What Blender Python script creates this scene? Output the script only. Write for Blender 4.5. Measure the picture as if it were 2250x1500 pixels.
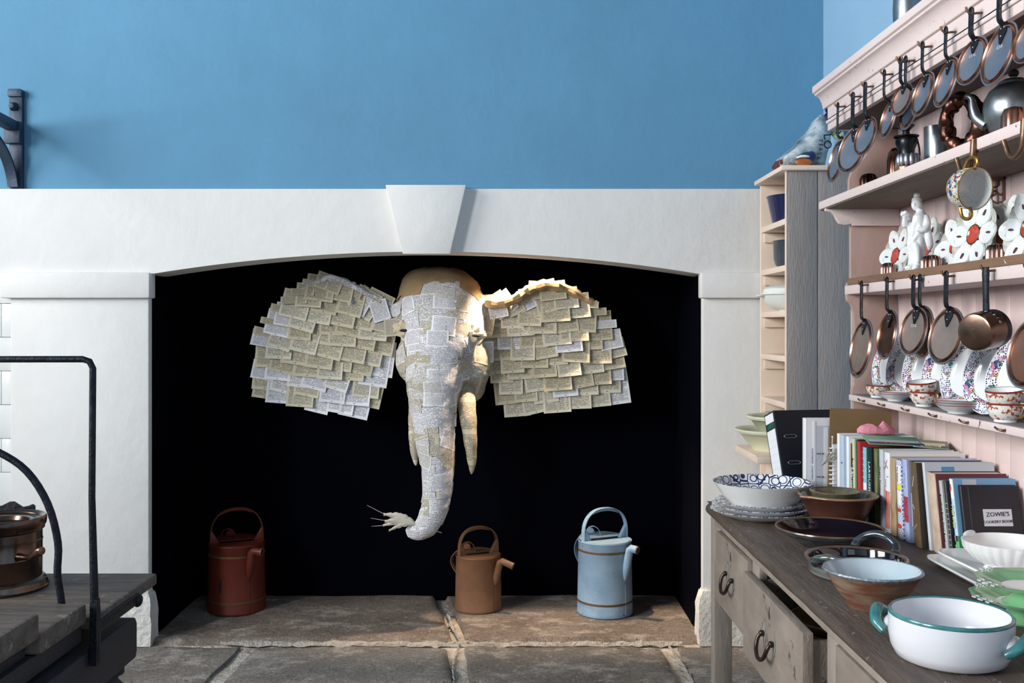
import bpy, bmesh, math, random
from mathutils import Vector, Matrix, noise
from mathutils.bvhtree import BVHTree
for o in list(bpy.data.objects): bpy.data.objects.remove(o)
SC = bpy.context.scene
C = SC.collection
R = math.radians
PI = math.pi
rnd = random.Random(7)
# ---------------------------------------------------------------- camera, world, light, exposure
H = 1.35                       # eye height; the camera looks straight at the fireplace wall
FPX = 35.0/36.0*2250
cd = bpy.data.cameras.new('camera'); cam = bpy.data.objects.new('camera', cd); C.objects.link(cam)
cd.lens = 35; cd.sensor_width = 36; cd.clip_start = .05
cam.location = (0, 0, H); cam.rotation_euler = (PI/2, 0, 0)
cd.shift_x = 3/2250; cd.shift_y = -32/2250
SC.camera = cam
w = bpy.data.worlds.new('world'); SC.world = w; w.use_nodes = True
bg = w.node_tree.nodes['Background']; bg.inputs[0].default_value = (.8, .9, 1, 1); bg.inputs[1].default_value = .3
def area(name, loc, rot, sx, sy, power, col):
    l = bpy.data.lights.new(name, 'AREA'); l.shape = 'RECTANGLE'; l.size = sx; l.size_y = sy
    l.energy = power; l.color = col
    o = bpy.data.objects.new(name, l); C.objects.link(o); o.location = loc; o.rotation_euler = rot
    return o
# daylight outside the first left window; the other two lamps are added fill
area('daylight_window_1', (-5.02, 1.9, 3.0), (0, R(-90), 0), 2.4, 2.0, 270, (1, .985, .96))
area('fill_light_2', (-5.02, -.8, 3.0), (0, R(-90), 0), 2.4, 1.6, 500, (1, .985, .965))
area('fill_light_3', (.2, -2.75, 2.2), (R(90), 0, 0), 1.6, 1.7, 9, (.95, .97, 1))
# warm lamp up in the chimney throat
lp = bpy.data.lights.new('chimney_lamp', 'SPOT'); lp.energy = 190; lp.color = (1, .72, .48); lp.shadow_soft_size = .025
lp.spot_size = R(68); lp.spot_blend = .5
lo = bpy.data.objects.new('chimney_lamp', lp); C.objects.link(lo); lo.location = (.08, 4.605, 1.93); lo.rotation_euler = (R(-4), R(-2), 0)
SC.view_settings.view_transform = 'Standard'; SC.view_settings.look = 'None'
SC.view_settings.gamma = 1; SC.view_settings.use_curve_mapping = False
SC.view_settings.exposure = -0.05
# ---------------------------------------------------------------- helpers
def fx(px, d): return (px-1122)/FPX*d           # photograph column / row at a real distance d
def fz(py, d): return H+(718-py)/FPX*d
def dep(px, x): return x*FPX/(px-1122)
class MB:
    def __init__(s): s.v = []; s.f = []; s.uv = {}
    def add(s, vs, fs, uvs=None):
        b = len(s.v); s.v += [tuple(p) for p in vs]
        for i, f in enumerate(fs):
            if uvs: s.uv[len(s.f)] = [uvs[k] for k in f]
            s.f.append(tuple(k+b for k in f))
        return s
    def box(s, x0, x1, y0, y1, z0, z1, m=None):
        vs = [Vector((x, y, z)) for z in (z0, z1) for y in (y0, y1) for x in (x0, x1)]
        if m: vs = [m @ p for p in vs]
        return s.add(vs, [(0,2,3,1),(4,5,7,6),(0,1,5,4),(2,6,7,3),(0,4,6,2),(1,3,7,5)])
    def rings(s, rs, cap0=True, cap1=True, closed=True):
        n = len(rs[0]); vs = [p for r in rs for p in r]; fs = []; m = n if closed else n-1
        uv = [(k/max(1, n-1), j/max(1, len(rs)-1)) for j in range(len(rs)) for k in range(n)]
        for j in range(len(rs)-1):
            for k in range(m):
                a = j*n+k; b = j*n+(k+1) % n
                fs.append((a, b, b+n, a+n))
        if cap0: fs.append(tuple(range(n-1, -1, -1)))
        if cap1: fs.append(tuple(range((len(rs)-1)*n, len(rs)*n)))
        return s.add(vs, fs, uv)
    def lathe(s, prof, n=36, c=(0,0,0), sx=1, sy=1, mod=None, m=None, cap0=False, cap1=False):
        rs = []
        for i, (r, z) in enumerate(prof):
            ring = []
            for k in range(n):
                a = 2*PI*k/n; q = r*(mod(a, i) if mod else 1)
                p = Vector((c[0]+q*math.cos(a)*sx, c[1]+q*math.sin(a)*sy, c[2]+z))
                ring.append(m @ p if m else p)
            rs.append(ring)
        return s.rings(rs, cap0, cap1)
    def tube(s, pts, r, n=10, sy=1.0, cap=True, up=None):
        pts = [Vector(p) for p in pts]; rs = []; N = len(pts)
        t0 = (pts[1]-pts[0]).normalized()
        u = Vector(up) if up else (Vector((0,0,1)) if abs(t0.z) < .9 else Vector((1,0,0)))
        for i, p in enumerate(pts):
            t = (pts[min(i+1, N-1)]-pts[max(i-1, 0)]).normalized()
            u = (u-t*u.dot(t)); u = u.normalized() if u.length > 1e-6 else t.orthogonal().normalized()
            b = t.cross(u)
            rr = r[i] if isinstance(r, (list, tuple)) else r
            rs.append([p+u*math.cos(2*PI*k/n)*rr*sy+b*math.sin(2*PI*k/n)*rr for k in range(n)])
        return s.rings(rs, cap, cap)
    def strap(s, pts, wd, th, up):
        """flat bar: wd along 'up', th across it"""
        pts = [Vector(p) for p in pts]; rs = []; N = len(pts); up = Vector(up).normalized()
        for i, p in enumerate(pts):
            t = (pts[min(i+1, N-1)]-pts[max(i-1, 0)]).normalized(); b = t.cross(up).normalized()
            ww = wd[i] if isinstance(wd, (list, tuple)) else wd
            rs.append([p+up*ww/2+b*th/2, p-up*ww/2+b*th/2, p-up*ww/2-b*th/2, p+up*ww/2-b*th/2])
        return s.rings(rs)
    def prism(s, poly, axis, a0, a1):
        """poly of 2D points; axis 'y' -> (x,z), 'x' -> (y,z), 'z' -> (x,y)"""
        def P(q, a): return {'y': (q[0], a, q[1]), 'x': (a, q[0], q[1]), 'z': (q[0], q[1], a)}[axis]
        n = len(poly)
        vs = [P(q, a0) for q in poly]+[P(q, a1) for q in poly]
        return s.add(vs, [tuple(range(n))[::-1], tuple(range(n, 2*n))]+[(k, (k+1) % n, n+(k+1) % n, n+k) for k in range(n)])
    def ball(s, c, r, n=14, m=8, sx=1, sy=1, sz=1, rot=None):
        rs = []
        for j in range(m+1):
            t = -PI/2+PI*j/m; q = max(1e-4, math.cos(t))
            ring = [Vector((r*q*math.cos(2*PI*k/n)*sx, r*q*math.sin(2*PI*k/n)*sy, r*math.sin(t)*sz)) for k in range(n)]
            rs.append([(rot @ p if rot else p)+Vector(c) for p in ring])
        return s.rings(rs)
    def xf(s, m):
        s.v = [tuple(m @ Vector(p)) for p in s.v]; return s
def mesh_of(name, mb, mat=None, bevel=0, smooth=True, ang=38, seg=2):
    me = bpy.data.meshes.new(name); me.from_pydata(mb.v, [], mb.f)
    if mb.uv:
        uvl = me.uv_layers.new(name='UVMap')
        for p in me.polygons:
            u = mb.uv.get(p.index)
            if u:
                for k, li in enumerate(p.loop_indices): uvl.data[li].uv = u[k]
    bm = bmesh.new(); bm.from_mesh(me)
    if not mb.uv or bevel: bmesh.ops.remove_doubles(bm, verts=bm.verts, dist=1e-6)
    bmesh.ops.recalc_face_normals(bm, faces=bm.faces)
    if bevel:
        es = [e for e in bm.edges if len(e.link_faces) == 2 and e.calc_face_angle(0) > .6]
        bmesh.ops.bevel(bm, geom=es, offset=bevel, segments=seg, affect='EDGES', profile=.5, clamp_overlap=True)
    bm.to_mesh(me); bm.free()
    if smooth:
        me.shade_smooth()
        if ang < 179: me.set_sharp_from_angle(angle=R(ang))
    if mat: me.materials.append(mat)
    return me
def link(name, me, parent=None, loc=None, rot=None):
    o = bpy.data.objects.new(name, me); C.objects.link(o)
    if parent: o.parent = parent
    if loc: o.location = loc
    if rot: o.rotation_euler = rot
    return o
def obj(name, mb, mat, parent=None, bevel=0, smooth=True, ang=38, label=None, loc=None, rot=None):
    o = link(name, mesh_of(name, mb, mat, bevel, smooth, ang), parent, loc, rot)
    if label: o['label'] = label
    return o
def tag(o, label, cat, group=None):
    o['label'] = label; o['category'] = cat
    if group: o['group'] = group
    return o
def thing(name, label, cat, loc=(0,0,0), rotz=0, group=None, rot=None):
    o = link(name, None, None, loc, rot or (0, 0, rotz)); o.empty_display_size = .05
    return tag(o, label, cat, group)
def struct(name, mb, mat, parent=None, bevel=0, smooth=True):
    o = obj(name, mb, mat, parent, bevel, smooth); o['kind'] = 'structure'; return o
def bx(name, x0, x1, y0, y1, z0, z1, mat, parent=None, bevel=.002, label=None):
    return obj(name, MB().box(x0, x1, y0, y1, z0, z1), mat, parent, bevel, label=label)
def text_mesh(body, size, ext=.0004, align='CENTER'):
    cu = bpy.data.curves.new('lettering', 'FONT'); cu.body = body; cu.size = size; cu.align_x = align; cu.align_y = 'CENTER'; cu.extrude = ext
    cu.resolution_u = 2
    o = bpy.data.objects.new('tmp', cu); C.objects.link(o)
    dg = bpy.context.evaluated_depsgraph_get()
    me = bpy.data.meshes.new_from_object(o.evaluated_get(dg)); bpy.data.objects.remove(o); me.name = 'lettering'
    return me
def text(body, size, mat, parent, m, name='lettering', ext=.0004):
    me = text_mesh(body, size, ext); me.transform(m); me.materials.clear(); me.materials.append(mat)
    return link(name, me, parent)
def frame(o, ex, ey):
    """matrix whose x axis runs along ex and y axis along ey (text direction and up)"""
    ex = Vector(ex).normalized(); ey = Vector(ey).normalized(); ez = ex.cross(ey)
    m = Matrix((ex, ey, ez)).transposed().to_4x4(); m.translation = Vector(o); return m
def smoothpath(pts, n=6):
    pts = [Vector(p) for p in pts]; out = []
    for i in range(len(pts)-1):
        p0 = pts[max(i-1, 0)]; p1 = pts[i]; p2 = pts[i+1]; p3 = pts[min(i+2, len(pts)-1)]
        for k in range(n):
            t = k/n
            out.append(.5*((2*p1)+(p2-p0)*t+(2*p0-5*p1+4*p2-p3)*t*t+(3*p1-p0-3*p2+p3)*t**3))
    out.append(pts[-1]); return out
def lerps(a, n=6):
    out = []
    for i in range(len(a)-1): out += [a[i]+(a[i+1]-a[i])*k/n for k in range(n)]
    return out+[a[-1]]
# ---------------------------------------------------------------- materials (all node based)
def srgb(h):
    v = [int(h[i:i+2], 16)/255 for i in (0, 2, 4)]
    return tuple(c/12.92 if c <= .04045 else ((c+.055)/1.055)**2.4 for c in v)+(1,)
class NT:
    def __init__(s, name):
        s.m = bpy.data.materials.new(name); s.m.use_nodes = True; s.t = s.m.node_tree
        s.b = s.t.nodes['Principled BSDF']; s.co = s.n('ShaderNodeTexCoord')
    def n(s, k, **kw):
        x = s.t.nodes.new(k)
        for a, v in kw.items(): setattr(x, a, v)
        return x
    def l(s, a, b): s.t.links.new(a, b)
    def val(s, sock, v):
        if hasattr(v, 'links'): s.l(v, sock)
        else: sock.default_value = v
    def math(s, op, a, b=0.0, c=None, clamp=False):
        x = s.n('ShaderNodeMath', operation=op, use_clamp=clamp); s.val(x.inputs[0], a); s.val(x.inputs[1], b)
        if c is not None: s.val(x.inputs[2], c)
        return x.outputs[0]
    def map(s, vec, sc=(1,1,1), loc=(0,0,0), rot=(0,0,0)):
        x = s.n('ShaderNodeMapping'); s.l(vec, x.inputs[0]); x.inputs['Scale'].default_value = sc
        x.inputs['Location'].default_value = loc; x.inputs['Rotation'].default_value = rot; return x.outputs[0]
    def noise(s, vec, scale, detail=4, rough=.55):
        x = s.n('ShaderNodeTexNoise'); s.l(vec, x.inputs['Vector']); x.inputs['Scale'].default_value = scale
        x.inputs['Detail'].default_value = detail; x.inputs['Roughness'].default_value = rough; return x.outputs['Fac']
    def vor(s, vec, scale, feature='F1', out='Distance', rand=1):
        x = s.n('ShaderNodeTexVoronoi', feature=feature); s.l(vec, x.inputs['Vector']); x.inputs['Scale'].default_value = scale
        x.inputs['Randomness'].default_value = rand; return x.outputs[out]
    def ramp(s, fac, stops, interp='LINEAR'):
        x = s.n('ShaderNodeValToRGB'); e = x.color_ramp; e.interpolation = interp
        while len(e.elements) < len(stops): e.elements.new(.5)
        for el, (p, c) in zip(e.elements, stops): el.position = p; el.color = c if len(c) == 4 else (*c, 1)
        s.l(fac, x.inputs[0]); return x.outputs['Color']
    def mix(s, f, a, b, bt='MIX'):
        x = s.n('ShaderNodeMix', data_type='RGBA', blend_type=bt); s.val(x.inputs[0], f); s.val(x.inputs[6], a); s.val(x.inputs[7], b)
        return x.outputs[2]
    def bump(s, h, dist=.002, strength=1):
        x = s.n('ShaderNodeBump'); x.inputs['Strength'].default_value = strength; x.inputs['Distance'].default_value = dist
        s.l(h, x.inputs['Height']); s.l(x.outputs[0], s.b.inputs['Normal'])
    def sep(s, vec):
        x = s.n('ShaderNodeSeparateXYZ'); s.l(vec, x.inputs[0]); return x.outputs
    def done(s, col, rough=.5, metal=0, coat=0, spec=.5):
        s.val(s.b.inputs['Base Color'], col); s.val(s.b.inputs['Roughness'], rough); s.val(s.b.inputs['Metallic'], metal)
        s.b.inputs['Coat Weight'].default_value = coat; s.b.inputs['Coat Roughness'].default_value = .08
        s.b.inputs['Specular IOR Level'].default_value = spec
        return s.m
def sc4(c, f): return (min(1, c[0]*f), min(1, c[1]*f), min(1, c[2]*f), 1)
def Mt(name, hx, rough=.5, metal=0, var=.12, scale=6, stretch=(1,1,1), bump=0, bscale=40, chip=None, hx2=None, coat=0, spec=.5, rvar=0):
    """general surface: colour varied by noise, optional fine relief and chips of another colour (hex, scale, threshold)"""
    t = NT(name); c = srgb(hx); v = t.map(t.co.outputs['Object'], stretch)
    f = t.noise(v, scale, 5)
    a, b = (sc4(c, 1-var), sc4(c, 1+var)) if not hx2 else (c, srgb(hx2))
    col = t.ramp(f, [(.3, a), (.7, b)])
    if chip:
        q = t.noise(t.map(t.co.outputs['Object'], (1,1,1), (3.1, 1.7, 5.2)), chip[1], 6, .7)
        m = t.ramp(q, [(chip[2], (0,0,0,1)), (chip[2]+.02, (1,1,1,1))])
        col = t.mix(m, col, srgb(chip[0]))
    r = rough
    if rvar: r = t.math('ADD', rough-rvar/2, t.math('MULTIPLY', t.noise(t.co.outputs['Object'], scale*3, 4), rvar))
    if bump: t.bump(t.noise(v, bscale, 5, .6), bump)
    return t.done(col, r, metal, coat, spec)
M = {}
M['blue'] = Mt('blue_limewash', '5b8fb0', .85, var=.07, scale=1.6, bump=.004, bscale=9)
M['litblue'] = Mt('lit_blue_limewash', '86aecb', .85, var=.06, scale=1.6, bump=.004, bscale=9)  # same limewash; stronger light on the right wall is put into this paler colour
M['white'] = Mt('white_painted_stone', 'dcdcda', .7, var=.035, scale=2.5, bump=.004, bscale=14)
M['whiterough'] = Mt('rough_white_stone', 'dcdad4', .85, var=.06, scale=9, bump=.02, bscale=22)
M['soot'] = Mt('black_navy_paint', '02030b', .8, var=.25, scale=3, bump=.004, bscale=12, spec=.04)
M['plaster'] = Mt('plain_plaster', '6d7780', .9, var=.04, scale=2)
M['tile'] = Mt('white_glazed_tile', 'e6e8e6', .18, var=.02, scale=5)
M['mortar'] = Mt('lime_mortar', 'd5cfc5', .95, hx2='a59c90', scale=14, bump=.03, bscale=30)
def stone_mat(name, a, b, c):
    t = NT(name); o = t.co.outputs['Object']
    f = t.noise(o, 3.2, 8, .65); g = t.noise(t.map(o, (1.3, 2, 2), (4, 2, 1)), 4.5, 9, .72)
    col = t.mix(t.ramp(f, [(.34, (0,0,0,1)), (.66, (1,1,1,1))]), srgb(a), srgb(b))
    col = t.mix(t.math('MULTIPLY', t.ramp(g, [(.52, (0,0,0,1)), (.62, (1,1,1,1))]), .8), col, srgb(c))
    sp = t.noise(t.map(o, (1,1,1), (9, 3, 2)), 90, 5, .8)
    col = t.mix(t.ramp(sp, [(.54, (0,0,0,1)), (.64, (.8,.8,.8,1))]), col, srgb('40372f'))
    sq = t.noise(t.map(o, (1,1.2,1), (1, 7, 2)), 34, 6, .8)
    col = t.mix(t.ramp(sq, [(.56, (0,0,0,1)), (.66, (.8,.8,.8,1))]), col, srgb('e2dace'))
    hf = t.noise(t.map(o, (1, 1.4, 1), (2, 2, 5)), 130, 6, .85)
    col = t.mix(1, col, t.ramp(hf, [(.3, (.58,.56,.55,1)), (.5, (1.05,1.05,1.05,1)), (.7, (1.35,1.35,1.35,1))]), 'MULTIPLY')
    t.bump(t.noise(o, 22, 9, .78), .04)
    return t.done(col, .82, spec=.35)
M['stone'] = stone_mat('brown_grey_flagstone', '8f867d', 'afa79e', 'e2dbd1')
M['stone2'] = stone_mat('grey_flagstone', '96918b', 'b2ada6', 'e0dad0')
M['hearth'] = stone_mat('worn_hearth_stone', '8f7f73', 'b5a699', 'e4d8ca')
# ---------------------------------------------------------------- room shell
YW = 4.33; YF = 4.30; XR = 1.36; XL = -4.8; YB = -2.6; ZC = 4.6
struct('wall_back', MB().box(XL, XR, YW, YW+.18, 1.9465, ZC), M['blue'])
struct('wall_right', MB().box(XR, XR+.12, YB, 5.1, -.05, ZC), M['litblue'])
struct('ceiling', MB().box(XL-.2, XR+.2, YB-.2, 5.2, ZC, ZC+.1), M['plaster'])
def wall_with_hole(name, axis, a, th, u0, u1, z0, z1, holes, mat):
    mb = MB(); us = sorted({u0, u1}|{h[0] for h in holes}|{h[1] for h in holes}); zs = sorted({z0, z1}|{h[2] for h in holes}|{h[3] for h in holes})
    for i in range(len(us)-1):
        for j in range(len(zs)-1):
            cu = (us[i]+us[i+1])/2; cz = (zs[j]+zs[j+1])/2
            if any(h[0] < cu < h[1] and h[2] < cz < h[3] for h in holes): continue
            if axis == 'x': mb.box(a, a+th, us[i], us[i+1], zs[j], zs[j+1])
            else: mb.box(us[i], us[i+1], a, a+th, zs[j], zs[j+1])
    return struct(name, mb, mat)
wall_with_hole('wall_left', 'x', XL-.18, .18, YB, 4.6, -.05, ZC, [(.9, 2.9, 1.8, 4.2), (-1.6, 0, 1.8, 4.2)], M['blue'])
wall_with_hole('wall_rear', 'y', YB-.12, .12, XL, XR, -.05, ZC, [(-.6, 1.0, 1.35, 3.05)], M['plaster'])
M['sash'] = Mt('white_window_paint', 'e8e8e6', .4, var=.03)
def window(n, axis, a, u0, u1, z0, z1, nu, nz):
    mb = MB()
    def bar(p0, p1, q0, q1):
        if axis == 'x': mb.box(a, a+.04, p0, p1, q0, q1)
        else: mb.box(p0, p1, a, a+.04, q0, q1)
    for i in range(nu+1):
        u = u0+(u1-u0)*i/nu; h = .03 if i in (0, nu) else .011; bar(max(u0, u-h), min(u1, u+h), z0, z1)
    for j in range(nz+1):
        z = z0+(z1-z0)*j/nz; h = .03 if j in (0, nz) else .011; bar(u0, u1, max(z0, z-h), min(z1, z+h))
    return struct('window_%d' % n, mb, M['sash'])
window(1, 'x', XL-.1, .9, 2.9, 1.8, 4.2, 3, 4); window(2, 'x', XL-.1, -1.6, 0, 1.8, 4.2, 3, 5); window(3, 'y', YB-.08, -.6, 1.0, 1.35, 3.05, 3, 4)  # second and third windows are made up to house the added fill lights
# ---------------------------------------------------------------- floor of flagstones
fl = struct('floor', MB().box(XL, XR, YB, 5.15, -.2, -.026), M['mortar'])
def flag(q, z, mat, amp, seed, nx=26, ny=14, name='flagstone', edge=.011, wob=.010):
    """one stone: four corners (x,y) far-left, far-right, near-right, near-left; uneven top, rounded ragged edges"""
    q = [Vector((*p, 0)) for p in q]; mb = MB(); vs = []; fs = []
    L = ((q[1]-q[0]).length+(q[2]-q[3]).length)/2; W = ((q[3]-q[0]).length+(q[2]-q[1]).length)/2
    for j in range(ny+1):
        for i in range(nx+1):
            u = i/nx; v = j/ny
            p = (q[0]*(1-u)+q[1]*u)*(1-v)+(q[3]*(1-u)+q[2]*u)*v
            n1 = noise.fractal(Vector((p.x*5, p.y*5, seed)), 1, 2, 4); n2 = noise.fractal(Vector((p.x*5, p.y*5, seed+9)), 1, 2, 4)
            p = p+Vector((n1, n2, 0))*wob
            e = min(min(u, 1-u)*L, min(v, 1-v)*W)
            d = max(0, 1-e/edge); h = z+amp*noise.fractal(Vector((p.x*2.6, p.y*2.6, seed*3)), 1, 2, 6)-.014*d*d
            p.z = h if 0 < i < nx and 0 < j < ny else z-.05
            vs.append(p)
    for j in range(ny):
        for i in range(nx): a = j*(nx+1)+i; fs.append((a, a+nx+1, a+nx+2, a+1))
    mb.add(vs, fs)
    return obj(name, mb, mat, fl, ang=60)
xs_front = [-4.75, -2.5, -1.66, -1.12, -.235, .68, 1.34]
for i in range(6):
    a, b = xs_front[i]+.009, xs_front[i+1]-.009
    sk = (.06, -.05, .1, -.03, .05, 0, 0)
    flag([(a, 4.272), (b, 4.272), (b+sk[i+1], 3.80), (a+sk[i], 3.80)], -.014, M[('stone', 'stone2')[i % 2 if i != 2 else 0]], .012, i+1)
yrows = [3.785, 3.2, 2.55, 1.9, 1.2, .4, -.5, -1.5, YB+.02]
for r in range(len(yrows)-1):
    n = 5 if r % 2 else 6; off = .12*r % .3
    cuts = [-4.75]+[-4.75+6.09*(k+off-.1)/n for k in range(1, n)]+[1.34]
    for k in range(n):
        flag([(cuts[k]+.012, yrows[r]-.012), (cuts[k+1]-.012, yrows[r]-.012), (cuts[k+1]-.012, yrows[r+1]+.012), (cuts[k]+.012, yrows[r+1]+.012)],
             -.012, M[('stone', 'stone2')[(k+r) % 2]], .009, 20+r*7+k, 14, 10)
flag([(-1.62, 5.06), (-.372, 5.06), (-.222, 4.295), (-1.60, 4.29)], 0, M['hearth'], .006, 51, 40, 26, 'hearth_stone')
flag([(-.352, 5.06), (.86, 5.06), (.85, 4.30), (-.196, 4.30)], .001, M['hearth'], .008, 52, 44, 26, 'hearth_stone')
M['limewhite'] = Mt('crumbled_white_lime', 'e6e1d8', .95, hx2='c2b9ad', scale=30, bump=.05, bscale=60)
def mortar_strip(pts, w0, z, seed, n=90, m=8):
    vs = []; pts = [Vector((*p, 0)) for p in pts]
    for i in range(n+1):
        t = i/n*(len(pts)-1); k = min(int(t), len(pts)-2); p = pts[k].lerp(pts[k+1], t-k); d = (pts[k+1]-pts[k]).normalized(); s = Vector((-d.y, d.x, 0))
        ww = w0*(.25+1.5*abs(noise.fractal(Vector((i*.11, seed, 0)), 1, 2, 3)))
        for j in range(m+1):
            u = j/m*2-1; q = p+s*(u*ww+.006*noise.noise(Vector((i*.4, seed, 3))))
            q.z = z-.012*abs(u)**3+.010*noise.fractal(Vector((q.x*24, q.y*24, seed)), 1, 2, 5); vs.append(q)
    o = obj('mortar_joint', MB().add(vs, [(i*(m+1)+j, (i+1)*(m+1)+j, (i+1)*(m+1)+j+1, i*(m+1)+j+1) for i in range(n) for j in range(m)]), M['limewhite'], fl, ang=70); return o
mortar_strip([(-1.25, 4.288), (-.7, 4.285), (-.21, 4.278), (.3, 4.284), (.74, 4.286)], .030, -.004, 1); mortar_strip([(-.225, 4.27), (-.232, 4.0), (-.215, 3.80)], .012, -.015, 2, 40); mortar_strip([(.68, 4.27), (.70, 4.0), (.705, 3.8)], .014, -.014, 3, 40)
mortar_strip([(-.30, 4.72), (-.262, 4.5), (-.212, 4.29)], .012, -.003, 4, 40)
# ---------------------------------------------------------------- fireplace
fp = thing('fireplace', 'wide white fireplace with arched lintel, keystone and black interior', 'fireplace', (-.37, YF, 0))
FX = -.37
def fbx(name, x0, x1, y0, y1, z0, z1, mat, bevel=.006, parent=fp): return bx(name, x0-FX, x1-FX, y0-YF, y1-YF, z0, z1, mat, parent, bevel)
PL = (-2.162, -1.563); PRX = (.829, XR-.002)
zs_, za_ = 1.577, 1.675
def arch(n=28):
    h = za_-zs_; hw = (PRX[0]-PL[1])/2; rr = (hw*hw+h*h)/(2*h); cx = (PRX[0]+PL[1])/2; out = []
    for k in range(n+1):
        x = PL[1]+2*hw*k/n; out.append((x-FX, za_-rr+math.sqrt(rr*rr-(x-cx)**2)))
    return out
poly = [(XL+.002-FX, 1.946), (XL+.002-FX, zs_), ]+arch()+[(XR-.002-FX, zs_), (XR-.002-FX, 1.946)]
mb = MB()
pts = poly[1:-1]
for k in range(len(pts)-1):
    a, b = pts[k], pts[k+1]
    for y, fl_ in ((0, 0), ):
        vs = [(a[0], 0, a[1]), (b[0], 0, b[1]), (b[0], 0, 1.946), (a[0], 0, 1.946), (a[0], .22, a[1]), (b[0], .22, b[1]), (b[0], .22, 1.946), (a[0], .22, 1.946)]
        mb.add(vs, [(0,1,2,3), (5,4,7,6), (0,4,5,1), (3,2,6,7)])
obj('lintel', mb, M['white'], fp, ang=30)
k0 = fx(847, YF-.05), fx(1024, YF-.05), fx(989, YF-.05), fx(885, YF-.05)
kz = fz(406, YF-.05), fz(558, YF-.05)
obj('keystone', MB().prism([(k0[0]-FX, kz[0]), (k0[1]-FX, kz[0]), (k0[2]-FX, kz[1]), (k0[3]-FX, kz[1])], 'y', -.055, .02), M['white'], fp, bevel=.004)
for (x0, x1, s) in ((PL[0], PL[1], 1), (PRX[0], PRX[1], -1)):
    fbx('pier', x0, x1, YF-.0, YF+.045, .13, zs_-.02, M['white'], .008)
    ex = .022
    ca = (x0-ex-.01, x1+.012) if s > 0 else (x0-.010, x1)
    mb = MB().box(ca[0]-FX, ca[1]-FX, -.028, .05, fz(655, YF), fz(600, YF)+.002)
    obj('capital', mb, M['white'], fp, bevel=.007)
    pb = (x0-.02, x1+.018) if s > 0 else (x0-.022, x1)
    mb = MB(); n = 14
    rings = []
    for j in range(8):
        z = -.02+.235*j/7; inset = .02*max(0, (j-4)/3)**2
        x0_, x1_, y0_, y1_ = pb[0]+inset-FX, pb[1]-inset-FX, -.03+inset, .06
        ring = []
        for i in range(n): ring.append((x0_+(x1_-x0_)*i/n, y0_, z))
        for i in range(4): ring.append((x1_, y0_+(y1_-y0_)*i/4, z))
        for i in range(n): ring.append((x1_-(x1_-x0_)*i/n, y1_, z))
        for i in range(4): ring.append((x0_, y1_-(y1_-y0_)*i/4, z))
        rings.append([Vector(p)+Vector((noise.noise(Vector(p)*22), noise.noise(Vector(p)*22+Vector((5,5,5))), 0))*.007 for p in ring])
    mb.rings(rings); obj('plinth', mb, M['whiterough'], fp, ang=70)
# black firebox: side walls, back wall, throat
for (x0, x1) in ((PL[1]-.3, PL[1]+.004), (PRX[0]-.004, PRX[0]+.25)):
    fbx('firebox_side', x0, x1, YF+.046, YF+.219, -.02, zs_-.003, M['soot'], 0); fbx('firebox_side', x0, x1, YF+.219, 5.1, -.02, 2.6, M['soot'], 0)
fbx('firebox_back', PL[1]-.3, PRX[0]+.25, 5.0, 5.1, -.02, 2.6, M['soot'], 0)
fbx('firebox_front', PL[1], PRX[0], YF+.221, YF+.25, zs_+.12, 2.6, M['soot'], 0)
fbx('firebox_throat', PL[1], PRX[0], YF+.2, 5.1, 2.6, 2.65, M['soot'], 0)
# tiled recess left of the pier
tr = struct('wall_recess', MB().box(XL, PL[0]-.04, YF+.05, YF+.2, -.02, zs_-.003), M['mortar'])
for r in range(11):
    z0 = r*.147-.03+.012
    xx = PL[0]-.004-(.052 if r % 2 else .20)
    edges = [PL[0]-.002]
    while xx > XL: edges.append(xx); xx -= .30
    edges.append(XL)
    for k in range(len(edges)-1):
        if edges[k]-edges[k+1] < .02: continue
        bx('tile', edges[k+1]+.001, edges[k]-.001, YF+.036, YF+.052, z0+.001, min(z0+.146, zs_-.002), M['tile'], tr, .0015)
# ---------------------------------------------------------------- left: iron bracket, heavy table, pot
M['iron'] = Mt('black_iron', '23272e', .42, .75, var=.35, scale=40, bump=.002, bscale=120, rvar=.3)
M['ironblue'] = Mt('painted_blue_black_iron', '2a3c50', .5, .2, var=.25, scale=12, bump=.002, bscale=60)
M['oldwood'] = Mt('dark_scrubbed_wood', '463a33', .6, stretch=(1.2, 9, 9), hx2='74665b', scale=5, bump=.008, bscale=14, chip=('857b72', 22, .61))
M['oldwood_dark'] = Mt('dark_table_frame_wood', '16161c', .6, stretch=(6, 1, 6), hx2='262329', scale=4, bump=.004, bscale=14)
b = thing('wall_bracket', 'dark iron wall bracket bolted to the blue wall above the mantel', 'bracket', (-2.143, YW, 1.95))
obj('strap', MB().box(-.029, .029, -.022, 0, -.0, .405), M['ironblue'], b, bevel=.004)
obj('strap_end', MB().prism([(-.030, .395), (.031, .395), (.031, .42), (.026, .428), (-.026, .428), (-.030, .42)], 'y', -.034, 0), M['ironblue'], b, bevel=.003)
obj('bolt', MB().lathe([(.001, -.03), (.012, -.028), (.020, -.008), (.020, 0)], 6, cap0=True, m=Matrix.Translation((-.006, -.022, .352)) @ Matrix.Rotation(R(-90), 4, 'X')), M['ironblue'], b, ang=20)
obj('shoulder', MB().prism([(-.038, .19), (.032, .19), (.032, .285), (-.012, .285), (-.038, .25)], 'y', -.05, -.022), M['ironblue'], b, bevel=.004)
obj('arm', MB().box(-.032, .018, -.55, -.03, .245, .285, Matrix.Rotation(R(6), 4, 'Z')), M['ironblue'], b, bevel=.004)
cv = [(-.004-.002*k, -.034-.30*(1-math.cos(k/14*PI/2)), .004+.238*math.sin(k/14*PI/2)) for k in range(15)]
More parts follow.
